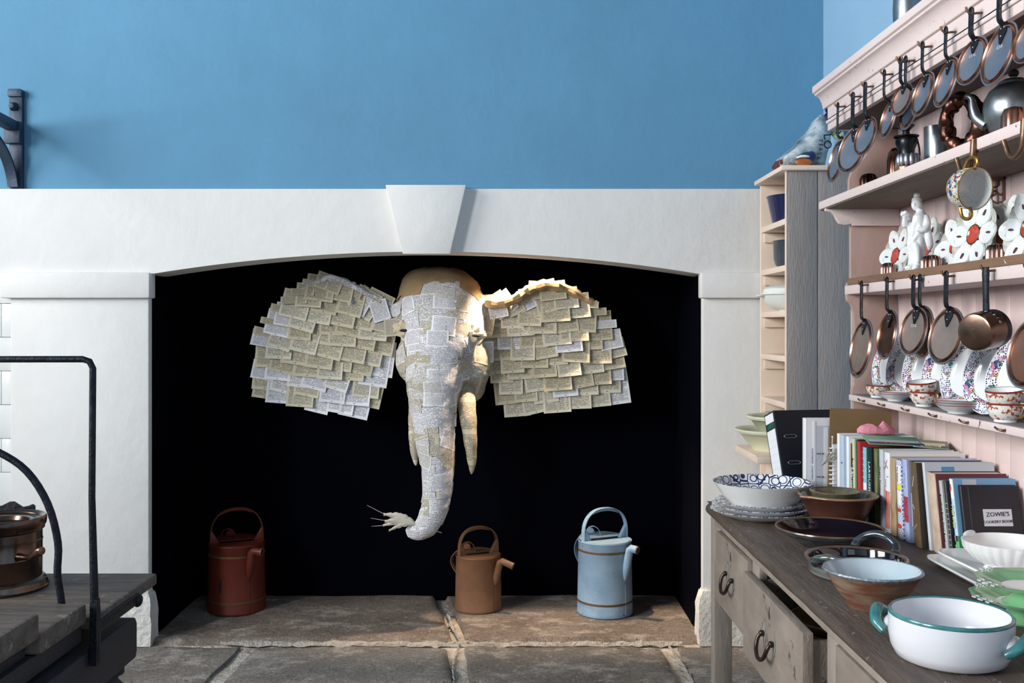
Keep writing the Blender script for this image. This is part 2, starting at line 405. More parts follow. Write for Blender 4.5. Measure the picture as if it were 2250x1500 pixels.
obj('brace', MB().strap(cv, .044, .012, (1, 0, 0)), M['ironblue'], b)
# table
T = thing('work_table', 'massive dark wooden work table with iron hoops on its edge', 'table', (-1.55, 1.9, 0))
tx, ty = 1.55, -1.9
XE = -.862
def tb(name, x0, x1, y0, y1, z0, z1, mat=None, bevel=.006, label=None): return bx(name, x0+tx, x1+tx, y0+ty, y1+ty, z0, z1, mat or M['oldwood'], T, bevel, label)
tb('plank', -2.3, XE, 2.062, 2.43, .722, .75)
tb('plank', -2.3, XE-.008, 1.842, 2.045, .742, .783, label='raised plank')
tb('plank', -2.3, XE-.006, 1.60, 1.836, .775, .823, label='raised plank')
tb('plank', -2.3, XE-.006, 1.36, 1.595, .775, .823)
tb('bearer', -1.05, XE-.02, 1.40, 2.05, .70, .741, M['oldwood_dark'])
tb('bearer', -1.06, XE-.03, 1.40, 1.835, .741, .774, M['oldwood_dark'])
pr = [(2.302, .586), (2.31, .60), (2.31, .665), (2.300, .679), (2.28, .684), (1.3, .684), (1.3, .586)]
obj('side_beam', MB().prism([(p[0]+ty, p[1]) for p in pr], 'x', XE-.09+tx, XE-.004+tx), M['oldwood_dark'], T, bevel=.004)
tb('side_beam', -2.3, -2.22, 1.3, 2.30, .586, .684, M['oldwood_dark'])
tb('end_beam', -2.22, XE-.1, 2.2, 2.27, .60, .70, M['oldwood_dark'])
tb('end_beam', -2.22, XE-.1, 1.3, 1.37, .60, .70, M['oldwood_dark'])
legp = [(.035, .586), (.035, .565), (.022, .56), (.022, .55), (.036, .535), (.037, .52), (.03, .505), (.026, .498), (.042, .49), (.044, .475), (.036, .465),
        (.028, .455), (.032, .40), (.042, .30), (.045, .22), (.034, .16), (.026, .13), (.04, .12), (.04, .10), (.03, .09), (.034, -.005)]
for (lx, ly) in ((XE-.05, 2.255), (XE-.05, 1.36), (-2.25, 2.255), (-2.25, 1.36)):
    obj('leg', MB().lathe(legp, 20, (lx+tx, ly+ty, 0), cap0=True, cap1=True), M['oldwood_dark'], T, ang=50)
yh = 2.052
def tp(p): return [(q[0]+tx, q[1]+ty, q[2]) for q in p]
hp = [(XE+.004, yh, .66), (XE+.004, yh, .79), (XE-.001, yh, 1.0), (XE+.001, yh, 1.265), (XE-.006, yh, 1.279), (XE-.02, yh, 1.2835), (-1.3, yh, 1.283), (-1.75, yh, 1.281), (-1.765, yh, 1.276), (-1.77, yh, 1.26), (-1.77, yh, .75)]
obj('tall_hoop', MB().tube(tp(hp), [.011, .0085]+[.0068]*9, 12), M['iron'], T, label='tall square iron hoop')
obj('hoop_foot', MB().strap(tp([(XE+.006, yh, .655), (XE+.006, yh, .70), (XE+.006, yh, .752), (XE+.005, yh, .79)]), [.024, .022, .024, .016], .014, (0, 1, 0)), M['iron'], T)
obj('side_strap', MB().box(XE+tx-.002, XE+tx+.007, yh+ty, 2.29+ty, .713, .737), M['iron'], T, bevel=.003)
obj('strap_boss', MB().ball((XE+tx+.004, 2.29+ty, .722), .016, sx=.7), M['iron'], T)
ap = smoothpath([(-.925, yh+.002, .70), (-.926, yh+.002, .775), (-.935, yh+.002, .84), (-.934, yh+.002, .905), (-.955, yh+.002, .985), (-.998, yh+.002, 1.052), (-1.057, yh+.002, 1.092), (-1.13, yh+.002, 1.118), (-1.21, yh+.002, 1.118),
                 (-1.28, yh+.002, 1.09), (-1.34, yh+.002, 1.04), (-1.38, yh+.002, .96), (-1.39, yh+.002, .85), (-1.39, yh+.002, .75)], 4)
obj('arched_hoop', MB().tube(tp(ap), .0075, 12), M['iron'], T, label='low arched iron hoop')
# copper pot on the table
M['copper'] = Mt('aged_copper', '8a5a48', .26, 1, var=.3, scale=7, hx2='b98a74', bump=.0006, bscale=14, rvar=.18)
M['copper_dark'] = Mt('tarnished_copper', '3a2622', .3, 1, var=.35, scale=9, hx2='6d4b40', bump=.0008, bscale=16, rvar=.2)
M['copperpot'] = Mt('old_copper_pan_metal', '4a372f', .26, 1, scale=6, hx2='7d675a', bump=.0006, bscale=12, rvar=.2)
P = thing('stock_pot', 'tarnished copper pot with banded rim and side handle on the dark work table', 'pot', (-1.172, 2.286, .75))
obj('body', MB().lathe([(.0, .004), (.088, .004), (.088, .02), (.0885, .07), (.0895, .071), (.0895, .075), (.0885, .076), (.0885, .108), (.0897, .109), (.0897, .112), (.0885, .113), (.0885, .146), (.080, .150), (.078, .12)], 48), M['copperpot'], P, ang=50)
obj('foot_ring', MB().lathe([(.088, 0), (.102, 0), (.103, .006), (.100, .010), (.100, .014), (.0975, .017), (.0975, .02), (.092, .026), (.088, .027)], 48), M['copperpot'], P, ang=40)
obj('rim', MB().lathe([(.088, .132), (.0935, .136), (.094, .142), (.097, .146), (.098, .155), (.098, .161), (.095, .165), (.088, .163), (.084, .158)], 48), M['copperpot'], P, ang=40)
obj('inner_lid', MB().lathe([(.084, .157), (.072, .150), (.070, .156), (.062, .155), (.058, .146), (.02, .142), (0, .142)], 40), M['copperpot'], P, ang=40)
hm = Matrix.Translation((.07, -.055, .085)) @ Matrix.Rotation(R(-28), 4, 'Z')
obj('handle', MB().tube([hm @ Vector(p) for p in ((0, 0, 0), (.02, 0, .001), (.035, 0, .002), (.042, 0, .004), (.055, 0, .012), (.07, 0, .02), (.078, 0, .022), (.08, 0, .022))], [.009, .0065, .0065, .009, .0085, .0105, .009, .002], 12), M['copperpot'], P)
text('m', .03, M['copper'], P, frame((.028, -.0845, .07), (.95, .31, .12), (0, 0, 1)), 'engraving')
# tray behind the pot
K = thing('knife_tray', 'dark wooden tray with wavy upright end behind the copper pot', 'tray', (-1.25, 2.37, .75))
wv = [(-.08, 0), (.10, 0), (.10, .168), (.094, .172), (.085, .168), (.07, .165), (.05, .178), (.04, .178), (.02, .168), (-.02, .165), (-.08, .165)]
obj('end_board', MB().prism(wv, 'y', .03, .042), M['oldwood_dark'], K, bevel=.002)
obj('end_board', MB().prism([(p[0], p[1]*.5) for p in wv], 'y', -.06, -.048), M['oldwood_dark'], K, bevel=.002)
obj('bottom', MB().box(-.08, .10, -.048, .03, 0, .01), M['oldwood_dark'], K, bevel=.001)
obj('side', MB().box(.092, .10, -.048, .03, .01, .065), M['oldwood_dark'], K, bevel=.001)
t = NT('blue_cream_striped_cloth'); sx_ = t.sep(t.map(t.co.outputs['Object'], (1,1,1), (0,0,0), (0, .6, .3)))
st = t.math('FRACT', t.math('MULTIPLY', t.math('ADD', sx_[0], t.math('MULTIPLY', sx_[2], .8)), 26))
M['stripe'] = t.done(t.ramp(st, [(0, srgb('1f2f45')), (.5, srgb('1f2f45')), (.52, srgb('d8c3a8')), (.72, srgb('d8c3a8')), (.74, srgb('3c4f68'))], 'CONSTANT'), .8)
mb = MB().ball((0, 0, .02), .05, 20, 12, 1, .8, .9)
mb.v = [tuple(Vector(p)*(1+.12*noise.noise(Vector(p)*35))) for p in mb.v]
tag(obj('folded_cloth', mb, M['stripe'], loc=(-1.262, 2.335, .912)), 'rolled striped blue and cream cloth resting on the dark tray', 'cloth')
# ---------------------------------------------------------------- watering cans on the hearth
def can_mat(name, hx, hx2, chip, bump=.0015):
    return Mt(name, hx, .48, 0, hx2=hx2, scale=9, bump=bump, bscale=50, chip=chip, spec=.4)
cm = {'red': can_mat('rust_red_can_paint', '5e241a', '742f21', ('2c2624', 20, .70)),
      'brown': can_mat('brown_rusted_can', '75523c', '8a6448', ('b59a7c', 40, .69)),
      'blue': can_mat('powder_blue_can_paint', '7d9cb6', '98b3c9', ('2c2622', 40, .645))}
M['band'] = Mt('bare_brass_band', '6b5238', .5, .3, var=.2, scale=30)
M['canin'] = Mt('dark_can_inside', '0c0c10', .7, var=.2)
def can(name, label, kind, x, y, r, h, top, bands, ha=28, sa=-46, pipe=(.95, -.3, -.12), plen=.045, rad=.0185):
    """hot-water can: round body, half-lidded top, arched carrying strap, riser with elbow spout, rear loop handle"""
    m = cm[kind]; c = thing(name, label, 'watering can', (x, y, .004))
    q = r*.955
    obj('body', MB().lathe([(0, 0), (r, 0), (r*1.012, .005), (r, .010), (q, h-.006), (q+.003, h-.003), (q+.002, h), (q-.006, h-.004)], 48), m, c, ang=50)
    for z in bands:
        w = r*(1-.045*z/h); obj('band', MB().lathe([(w-.001, z-.006), (w+.0022, z-.0045), (w+.0022, z+.0045), (w-.001, z+.006)], 48), M['band'], c)
    HR = Matrix.Rotation(R(ha), 4, 'Z'); e = q-.003
    def half(a0, a1, z0, z1): return MB().prism([(e*math.cos(a0+(a1-a0)*k/20), e*math.sin(a0+(a1-a0)*k/20)) for k in range(21)], 'z', z0, z1)
    obj('lid_fixed', half(-PI+.1, -.1, h-.002, h+.002).xf(HR), m, c)
    obj('lid_flap', half(.12, PI-.12, -.002, .002).xf(HR @ Matrix.Translation((0, 0, h+.003)) @ Matrix.Rotation(R(4), 4, 'X')), m, c)
    obj('lid_gap', MB().box(-e*.98, e*.98, -e*.2, e*.2, h-.014, h-.006).xf(HR), M['canin'], c)
    w = q*.94; n = 26
    pts = [(-w, 0, h-.025)]+[(-w*math.copysign(abs(math.cos(PI*k/n))**.85, math.cos(PI*k/n)), 0, h+.03+(top-h-.03)*abs(math.sin(PI*k/n))**.85) for k in range(n+1)]+[(w, 0, h-.025)]
    obj('handle', MB().strap([HR @ Vector(p) for p in pts], .028, .004, HR @ Vector((0, 1, 0))), m, c)
    g = [(-w*.62, 0, top-(top-h)*.17), (-w*.32, 0, top-.011), (0, 0, top-.007), (w*.32, 0, top-.011), (w*.62, 0, top-(top-h)*.17)]
    obj('grip', MB().tube([HR @ Vector(p) for p in smoothpath(g, 4)], lerps([.004, .010, .011, .010, .004], 4), 10, sy=.7), m, c)
    for s_ in (-1, 1):
        mb = MB().prism([(s_*w, h), (s_*w, h+.062), (s_*(w-.008), h+.06), (s_*(w-.042), h)], 'y', -.011, .011).xf(HR); obj('handle_gusset', mb, m, c, bevel=.004)
    u = Vector((math.cos(R(sa)), math.sin(R(sa)), 0)); P0 = Vector(pipe).normalized()
    a_ = u*(r-.010)+Vector((0, 0, h*.46)); b_ = u*(q+.006)+Vector((0, 0, h*.62)); d_ = u*(q+.020)+Vector((0, 0, h*.80)); e_ = u*(q+.030)+Vector((0, 0, h*.915)); f_ = e_+Vector((0, 0, .012))+P0*.012; g_ = f_+P0*plen
    obj('spout', MB().tube([a_, a_.lerp(b_, .5), b_, b_.lerp(d_, .5), d_, d_.lerp(e_, .6), e_, f_, f_.lerp(g_, .5), g_], [.003, .012, .0165, rad, rad, rad, rad, rad, rad*.98, rad*.96], 18, cap=False), m, c, ang=60)
    obj('spout_fin', MB().strap([a_-u*.004-Vector((0, 0, .012)), a_.lerp(d_, .5), d_+Vector((0, 0, .01))], [.014, .03, .014], .006, u.cross(Vector((0, 0, 1)))), m, c)
    mm = frame(g_, P0.orthogonal(), P0.cross(P0.orthogonal()))
    obj('spout_rim', MB().lathe([(rad*.84, -.002), (rad*.86, .003), (rad*1.0, .003), (rad*1.04, .001), (rad*.98, -.004)], 22, m=mm), M['band'], c)
    obj('spout_mouth', MB().lathe([(0, -.008), (rad*.95, -.008)], 18, m=mm), M['canin'], c)
    obj('seam', MB().tube([u*(r*.985)+Vector((0, 0, h*.44)), u*(r+.0008)+Vector((0, 0, .012))], .0016, 6), m, c)
    v = -u; side = Vector((-u.y, u.x, 0))
    obj('rear_handle', MB().strap([v*(r-.004)+Vector((0, 0, h*.5))]+[v*(r+.062*math.sin(PI*k/12))+Vector((0, 0, h*.5+h*.55*k/12)) for k in range(1, 12)]+[v*(q-.004)+Vector((0, 0, h*1.02))], .02, .0035, side), m, c)
    kc = v*(q*.55)+side*(-.01)
    obj('lid_knob', MB().strap([kc+Vector((-.036*math.cos(PI*k/14), 0, h+.006+.046*math.sin(PI*k/14))) for k in range(15)], .014, .003, (0, 1, 0)), m, c)
    obj('hinge_guard', MB().lathe([(0, -.003), (.017, -.003), (.018, 0), (.017, .003), (0, .003)], 18, m=Matrix.Translation(kc+Vector((-.006, .045, h+.018))) @ Matrix.Rotation(R(90), 4, 'X')), m, c)
    return c
RC = can('watering_can', 'dull red metal watering can with dark bands in the unlit hearth corner', 'red', fx(520, 4.77), 4.77, .136, .318, .480, (.055, .268), 24, -50, (.97, -.2, -.1), .04)
BC = can('watering_can', 'small brown rusted watering can under the elephant trunk', 'brown', fx(1051, 4.78), 4.78, .112, .256, .388, (), 28, -40, (.9, -.25, -.34), .055, .0165)
LC = can('watering_can', 'pale blue chipped watering can with two brown bands', 'blue', fx(1329, 4.715), 4.715, .131, .342, .489, (.06, .298), 26, -48, (.8, -.58, -.12), .03, .0185)
hr = .136*.985; a_ = R(-108)
obj('bare_patch', MB().rings([[Vector((hr*1.004*math.cos(a_+.05*q*math.cos(t_)), hr*1.004*math.sin(a_+.05*q*math.cos(t_)), .135+.034*q*(math.sin(t_)+.15*math.sin(2*t_)))) for t_ in [2*PI*k/16 for k in range(16)]] for q in (1, .5, .05)], False, True), M['canin'], RC)
# ---------------------------------------------------------------- paper elephant head on the fireback
def page_mat(name, whites, uv=True, lines=32, margin=True):
    """printed book page: paper colour varies from sheet to sheet, rows of small type broken into words"""
    t = NT(name)
    oi = t.n('ShaderNodeObjectInfo').outputs['Random']
    if uv: vec = t.co.outputs['UV']; s = t.sep(vec); u, v = s[0], s[1]
    else: s = t.sep(t.map(t.co.outputs['Object'], (7, 7, 7))); u, v = t.math('FRACT', t.math('ADD', s[0], t.math('MULTIPLY', s[1], .6))), t.math('FRACT', s[2])
    ln = t.math('MULTIPLY', v, lines)
    row = t.math('FLOOR', ln); fr = t.math('FRACT', ln)
    ink = t.math('GREATER_THAN', fr, .46)
    cv = t.n('ShaderNodeCombineXYZ'); t.l(t.math('MULTIPLY', u, 30), cv.inputs[0]); t.l(t.math('MULTIPLY', row, 7.31), cv.inputs[1]); t.l(t.math('MULTIPLY', oi, 91), cv.inputs[2])
    wd = t.math('GREATER_THAN', t.noise(cv.outputs[0], 1, 2), .43)
    cr = t.n('ShaderNodeCombineXYZ'); t.l(t.math('MULTIPLY', row, 3.7), cr.inputs[0]); t.l(t.math('MULTIPLY', oi, 33), cr.inputs[1])
    endl = t.math('ADD', .79, t.math('MULTIPLY', t.math('GREATER_THAN', t.noise(cr.outputs[0], 1, 1), .36), .14))
    if not margin: endl = 1.1
    ms = t.math('MULTIPLY', t.math('GREATER_THAN', u, .075 if margin else -1), t.math('LESS_THAN', u, endl))
    ms = t.math('MULTIPLY', ms, t.math('MULTIPLY', t.math('GREATER_THAN', v, .085 if margin else .02), t.math('LESS_THAN', v, .94 if margin else 1.1)))
    no = t.math('MULTIPLY', t.math('LESS_THAN', t.math('ABSOLUTE', t.math('SUBTRACT', u, .5)), .03), t.math('LESS_THAN', t.math('ABSOLUTE', t.math('SUBTRACT', v, .045)), .012 if margin else -1))
    mask = t.math('MULTIPLY', t.math('MAXIMUM', t.math('MULTIPLY', t.math('MULTIPLY', ink, wd), ms), no), .72)
    paper = t.ramp(oi, whites, 'CONSTANT')
    paper = t.mix(t.math('MULTIPLY', t.noise(t.co.outputs['Object'], 18, 4), .10), paper, srgb('a89a80'))
    t.bump(t.noise(t.co.outputs['Object'], 35, 4), .0016)
    return t.done(t.mix(mask, paper, srgb('22222c')), .85, spec=.2)
cream = [(0, srgb('cfc7ae')), (.35, srgb('c6bda3')), (.6, srgb('d8d2bf')), (.91, srgb('e6e7ec'))]
mixed = [(0, srgb('cfc7ae')), (.3, srgb('c4bca4')), (.5, srgb('dedfe6')), (.75, srgb('d2ccba')), (.88, srgb('e6e7ee'))]
white = [(0, srgb('e8e8ee')), (.4, srgb('f0f0f4')), (.7, srgb('e0dedb')), (.85, srgb('cfc8b6'))]
PX = [page_mat('torn_white_print', white, True, 14, False), page_mat('torn_cream_print', [(0, srgb('d6cfbc')), (.5, srgb('dcd6c6'))], True, 14, False)]
PM = [page_mat('cream_book_page', cream), page_mat('mixed_book_page', mixed), page_mat('white_book_page', white)]
M['papier'] = page_mat('papier_mache_paper', white, False, 20)
M['papier_tan'] = Mt('plain_tan_paper', '937a58', .85, hx2='a99370', scale=10, bump=.002, bscale=30)
EL = thing('elephant_head', 'large elephant head made of printed book pages hung on the black fireback', 'sculpture', (-.35, 4.98, 1.3))
E0 = Vector(EL.location)
def ep(px, py, y): return Vector((fx(px, y), y, fz(py, y)))-E0
# skin of head and trunk: (px, py, half width px, distance of axis, half depth m)
ax = [(958, 588, 22, 4.80, .05), (960, 597, 58, 4.79, .12), (965, 618, 80, 4.77, .17), (970, 650, 93, 4.76, .20), (973, 690, 99, 4.74, .215), (974, 725, 97, 4.72, .215),
      (970, 760, 86, 4.69, .205), (963, 800, 72, 4.66, .18), (956, 840, 63, 4.62, .15), (953, 880, 54, 4.60, .125), (953, 920, 48, 4.585, .11), (955, 960, 45, 4.57, .10),
      (960, 1000, 40, 4.56, .09), (962, 1040, 35, 4.55, .08), (961, 1080, 31, 4.54, .072), (957, 1110, 30, 4.53, .066), (949, 1135, 29, 4.52, .062), (936, 1156, 27, 4.515, .058), (918, 1168, 22, 4.51, .05), (903, 1166, 17, 4.51, .04), (895, 1156, 9, 4.51, .025)]
mb = MB(); pts = [ep(a[0], a[1], a[3]) for a in ax]; rs = []; N = 36
for i, a in enumerate(ax):
    t_ = (pts[min(i+1, len(ax)-1)]-pts[max(i-1, 0)]); t_.y = 0; t_.normalize()
    if i < 12: t_ = Vector((0, 0, -1))
    s_ = Vector((-t_.z, 0, t_.x)); hw = a[2]*a[3]/FPX
    rs.append([pts[i]+s_*hw*math.copysign(abs(math.cos(q))**.9, math.cos(q))+Vector((0, 1, 0))*a[4]*math.sin(q) for q in [2*PI*k/N for k in range(N)]])
mb.rings(rs)
def blob(px, py, y, rx, ry, rz): mb.ball(ep(px, py, y), 1, 18, 10, rx, ry, rz)
blob(1035, 720, 4.70, .075, .11, .13); blob(905, 715, 4.70, .06, .10, .13)          # temples
blob(1040, 800, 4.72, .085, .13, .14); blob(893, 790, 4.72, .05, .10, .10)          # cheeks
blob(1036, 845, 4.74, .07, .10, .085); blob(918, 850, 4.70, .055, .08, .09)          # tusk sockets
blob(1010, 860, 4.80, .09, .10, .06); blob(968, 700, 4.90, .17, .12, .22)
for (c_, px0, px1, py_) in ((0, 1040, 1115, 668), (1, 900, 838, 672)):              # ear roots
    mb.tube([ep(px0, py_+10, 4.74), ep((px0+px1)/2, py_+16, 4.74), ep(px1, py_+24, 4.75)], [.08, .055, .045], 12)
tmp = bpy.data.objects.new('tmp', mesh_of('tmp', mb)); C.objects.link(tmp)
rm = tmp.modifiers.new('r', 'REMESH'); rm.mode = 'VOXEL'; rm.voxel_size = .014
sm = tmp.modifiers.new('s', 'SMOOTH'); sm.iterations = 6; sm.factor = .5
bpy.context.view_layer.update(); dg = bpy.context.evaluated_depsgraph_get()
hm_ = bpy.data.meshes.new_from_object(tmp.evaluated_get(dg)); bpy.data.objects.remove(tmp); hm_.name = 'head'
for v in hm_.vertices:
    n_ = noise.fractal(v.co*9, 1, 2, 4); v.co += v.normal*.0045*n_
hm_.materials.clear(); hm_.materials.append(M['papier']); hm_.shade_smooth()
head = link('head', hm_, EL); head['label'] = 'domed head and long trunk covered in printed pages'
bvh = BVHTree.FromPolygons([v.co.copy() for v in hm_.vertices], [tuple(p.vertices) for p in hm_.polygons])
def patch(c, n, ang, w, h, lift, mat, parent=head, name='paper_patch', nu=6, nv=4):
    ex = Vector((math.cos(ang), 0, math.sin(ang))); ex = (ex-n*ex.dot(n))
    if ex.length < 1e-3: return
    ex.normalize(); ey = n.cross(ex); vs = []; uv = []
    if ey.z < 0: ey = -ey
    jag = [rnd.uniform(-.025, .025) for _ in range(60)]
    for j in range(nv+1):
        for i in range(nu+1):
            u = i/nu-.5; v = j/nv-.5
            du = jag[(i*7+j*3) % 60] if j in (0, nv) or i in (0, nu) else 0
            q = c+ex*u*w*(1+du)+ey*v*h*(1+du)
            loc, nn, _, dist = bvh.find_nearest(q)
            if loc is None: return
            vs.append(loc+nn*(lift+.003*noise.noise(q*40))); uv.append((i/nu, j/nv))
    fs = [(j*(nu+1)+i, j*(nu+1)+i+1, (j+1)*(nu+1)+i+1, (j+1)*(nu+1)+i) for j in range(nv) for i in range(nu)]
    m2 = MB().add(vs, fs, uv); return obj(name, m2, mat, parent, ang=180)
cnt = 0
for r_ in range(30):                                    # torn sheets pasted over the whole front, top to trunk tip
    py_ = 1165-r_*18.5
    i = min(range(len(ax)), key=lambda k: abs(ax[k][1]-py_)); cpx, hwx = ax[i][0], ax[i][2]
    hw2 = hwx+ (32 if 680 < py_ < 830 else 4)
    n_ = max(2, int(hw2*2/34))
    for k in range(n_):
        px_ = cpx-hw2+2*hw2*(k+.5+rnd.uniform(-.3, .3))/n_
        o_ = Vector((fx(px_, 4.6), 4.3, fz(py_+rnd.uniform(-6, 6), 4.6)))-E0
        hit, nn, _, _ = bvh.ray_cast(o_, Vector((0, 1, 0)))
        if hit is None: continue
        if py_ < 625: continue
        patch(hit, nn, rnd.gauss(0, .1), rnd.uniform(.085, .15), rnd.uniform(.055, .10), .0016+.0035*rnd.random(), (PX[0] if rnd.random() < .6 else PM[2]) if rnd.random() < .86 else PX[1], nu=9, nv=6); cnt += 1
for py_ in range(592, 640, 9):                          # plain tan paper over the crown
    for px_ in range(880, 1056, 22):
        if py_ > 612 and 905 < px_ < 1030: continue
        o_ = Vector((fx(px_, 4.6), 4.3, fz(py_, 4.6)))-E0; hit, nn, _, _ = bvh.ray_cast(o_, Vector((0, 1, 0)))
        if hit: patch(hit, nn, rnd.gauss(0, .3), .13, .06, .005+.002*rnd.random(), M['papier_tan'], nu=7)
# crumpled paper eyes
for (px_, py_) in ((886, 722), (1045, 733)):
    o_ = Vector((fx(px_, 4.6), 4.3, fz(py_, 4.6)))-E0; hit, nn, _, _ = bvh.ray_cast(o_, Vector((0, 1, 0)))
    if hit is None: hit = ep(px_, py_, 4.65)
    e_ = MB().ball((0, 0, 0), .046, 18, 12, 1, .55, .75)
    e_.v = [tuple(Vector(p)*(1+.5*noise.noise(Vector(p)*60))) for p in e_.v]
    eo = obj('eye', e_, Mt('crumpled_cream_paper', 'c8bb9e', .85, var=.1, scale=30), EL, loc=hit+Vector((0, -.012, 0)), ang=20, label='crumpled paper eye')
    obj('eye_slit', MB().ball((.004, -.026, -.008), .016, 10, 6, 1.2, .5, .4), M['canin'], eo)
# tusks of rolled paper
def tusk(pp, rr, name='tusk'):
    p = smoothpath([ep(*q) for q in pp], 6); r2 = lerps(rr, 6)
    for i in range(len(r2)): r2[i] *= 1+(.06 if (i//3) % 2 else 0)
    return obj(name, MB().tube(p, r2, 16), page_mat('tusk_paper', [(0, srgb('d2c6ac')), (.5, srgb('d8cdb6'))], False, 26), EL, ang=25)
tusk([(1022, 850, 4.66), (1026, 895, 4.60), (1031, 940, 4.57), (1035, 985, 4.56), (1037, 1020, 4.56), (1036, 1041, 4.56)], [.040, .042, .035, .027, .018, .003])
tusk([(915, 850, 4.66), (911, 895, 4.62), (909, 935, 4.59), (909, 970, 4.58), (911, 1000, 4.58), (914, 1022, 4.58)], [.032, .027, .024, .021, .016, .004])
# feather spray held in the trunk tip
fe = link('feather_spray', None, EL, ep(914, 1150, 4.49)); fe['label'] = 'small spray of cream feathers in the trunk tip'
M['feather'] = Mt('cream_feather', 'cfc8b4', .8, stretch=(1, 1, 6), hx2='e2dccb', scale=30)
for (dx, dz, L_, w_, yy) in ((-70, 22, 0, .030, 0), (-66, 8, 0, .034, -.006), (-72, -4, 0, .026, .006), (-58, 16, 0, .03, .01), (-56, -10, 0, .022, -.012)):
    a_ = Vector((0, yy, 0)); b_ = Vector((dx*4.49/FPX, yy*3-.02, dz*4.49/FPX)); n_ = 14; mb = MB(); vs = []
    for k in range(n_+1):
        t_ = k/n_; p = a_.lerp(b_, t_)+Vector((0, 0, .012*math.sin(t_*PI)))
        ww = w_*.5*math.sin(min(1, t_*1.15)*PI*.9)**.7*(1-.35*(k % 3 == 1))+.0008
        vs += [p+Vector((0, 0, ww)), p+Vector((0, -.004, 0)), p-Vector((0, 0, ww)), p+Vector((0, .0015, 0))]
    mb.add(vs, [(4*k+i, 4*k+(i+1) % 4, 4*k+4+(i+1) % 4, 4*k+4+i) for k in range(n_) for i in range(4)])
    obj('feather', mb, M['feather'], fe)
for (dx, dz) in ((-106, 42), (-98, 14), (-96, -4)):
    obj('quill', MB().tube(smoothpath([(0, 0, 0), (dx*.5*4.49/FPX, -.01, dz*.36*4.49/FPX), (dx*4.49/FPX, -.02, dz*4.49/FPX)], 5), lerps([.0018, .0014, .0006], 5), 6), M['feather'], fe)
obj('quill', MB().tube([(.03, .01, -.02), (.115, .02, -.045)], .0018, 6), M['feather'], fe)
# ears: padded slabs, then overlapping pages laid like shingles
earL = [(862, 648), (839, 648), (793, 629), (755, 612), (727, 606), (692, 615), (649, 643), (616, 679), (588, 709), (572, 735), (574, 760), (570, 800), (566, 850), (580, 872), (612, 892), (680, 900), (750, 905), (808, 903), (836, 885), (852, 850), (866, 800), (868, 740)]
earR = [(1060, 652), (1098, 655), (1131, 650), (1157, 630), (1195, 619), (1233, 625), (1271, 646), (1303, 664), (1332, 694), (1350, 728), (1358, 765), (1360, 805), (1362, 850), (1364, 890), (1330, 898), (1258, 900), (1180, 900), (1104, 898), (1088, 880), (1082, 830), (1060, 810), (1058, 740)]
def inside(p, poly):
    c = False; n = len(poly)
    for i in range(n):
        a, b_ = poly[i], poly[(i+1) % n]
        if (a[1] > p[1]) != (b_[1] > p[1]) and p[0] < (b_[0]-a[0])*(p[1]-a[1])/(b_[1]-a[1])+a[0]: c = not c
    return c
YE = 4.74
def page_mesh(curl, mat, w=.118, h=.165):
    vs = []; uv = []; nu, nv = 4, 5
    for j in range(nv+1):
        for i in range(nu+1):
            u = i/nu; v = j/nv
            vs.append(((u-.5)*w, -curl*(1-v)**2*.008-abs(u-.5)**3*.03*curl, (v-1)*h)); uv.append((u, v))
    fs = [(j*(nu+1)+i, j*(nu+1)+i+1, (j+1)*(nu+1)+i+1, (j+1)*(nu+1)+i) for j in range(nv) for i in range(nu)]
    return mesh_of('page', MB().add(vs, fs, uv), mat, ang=180)
pm_cache = {}
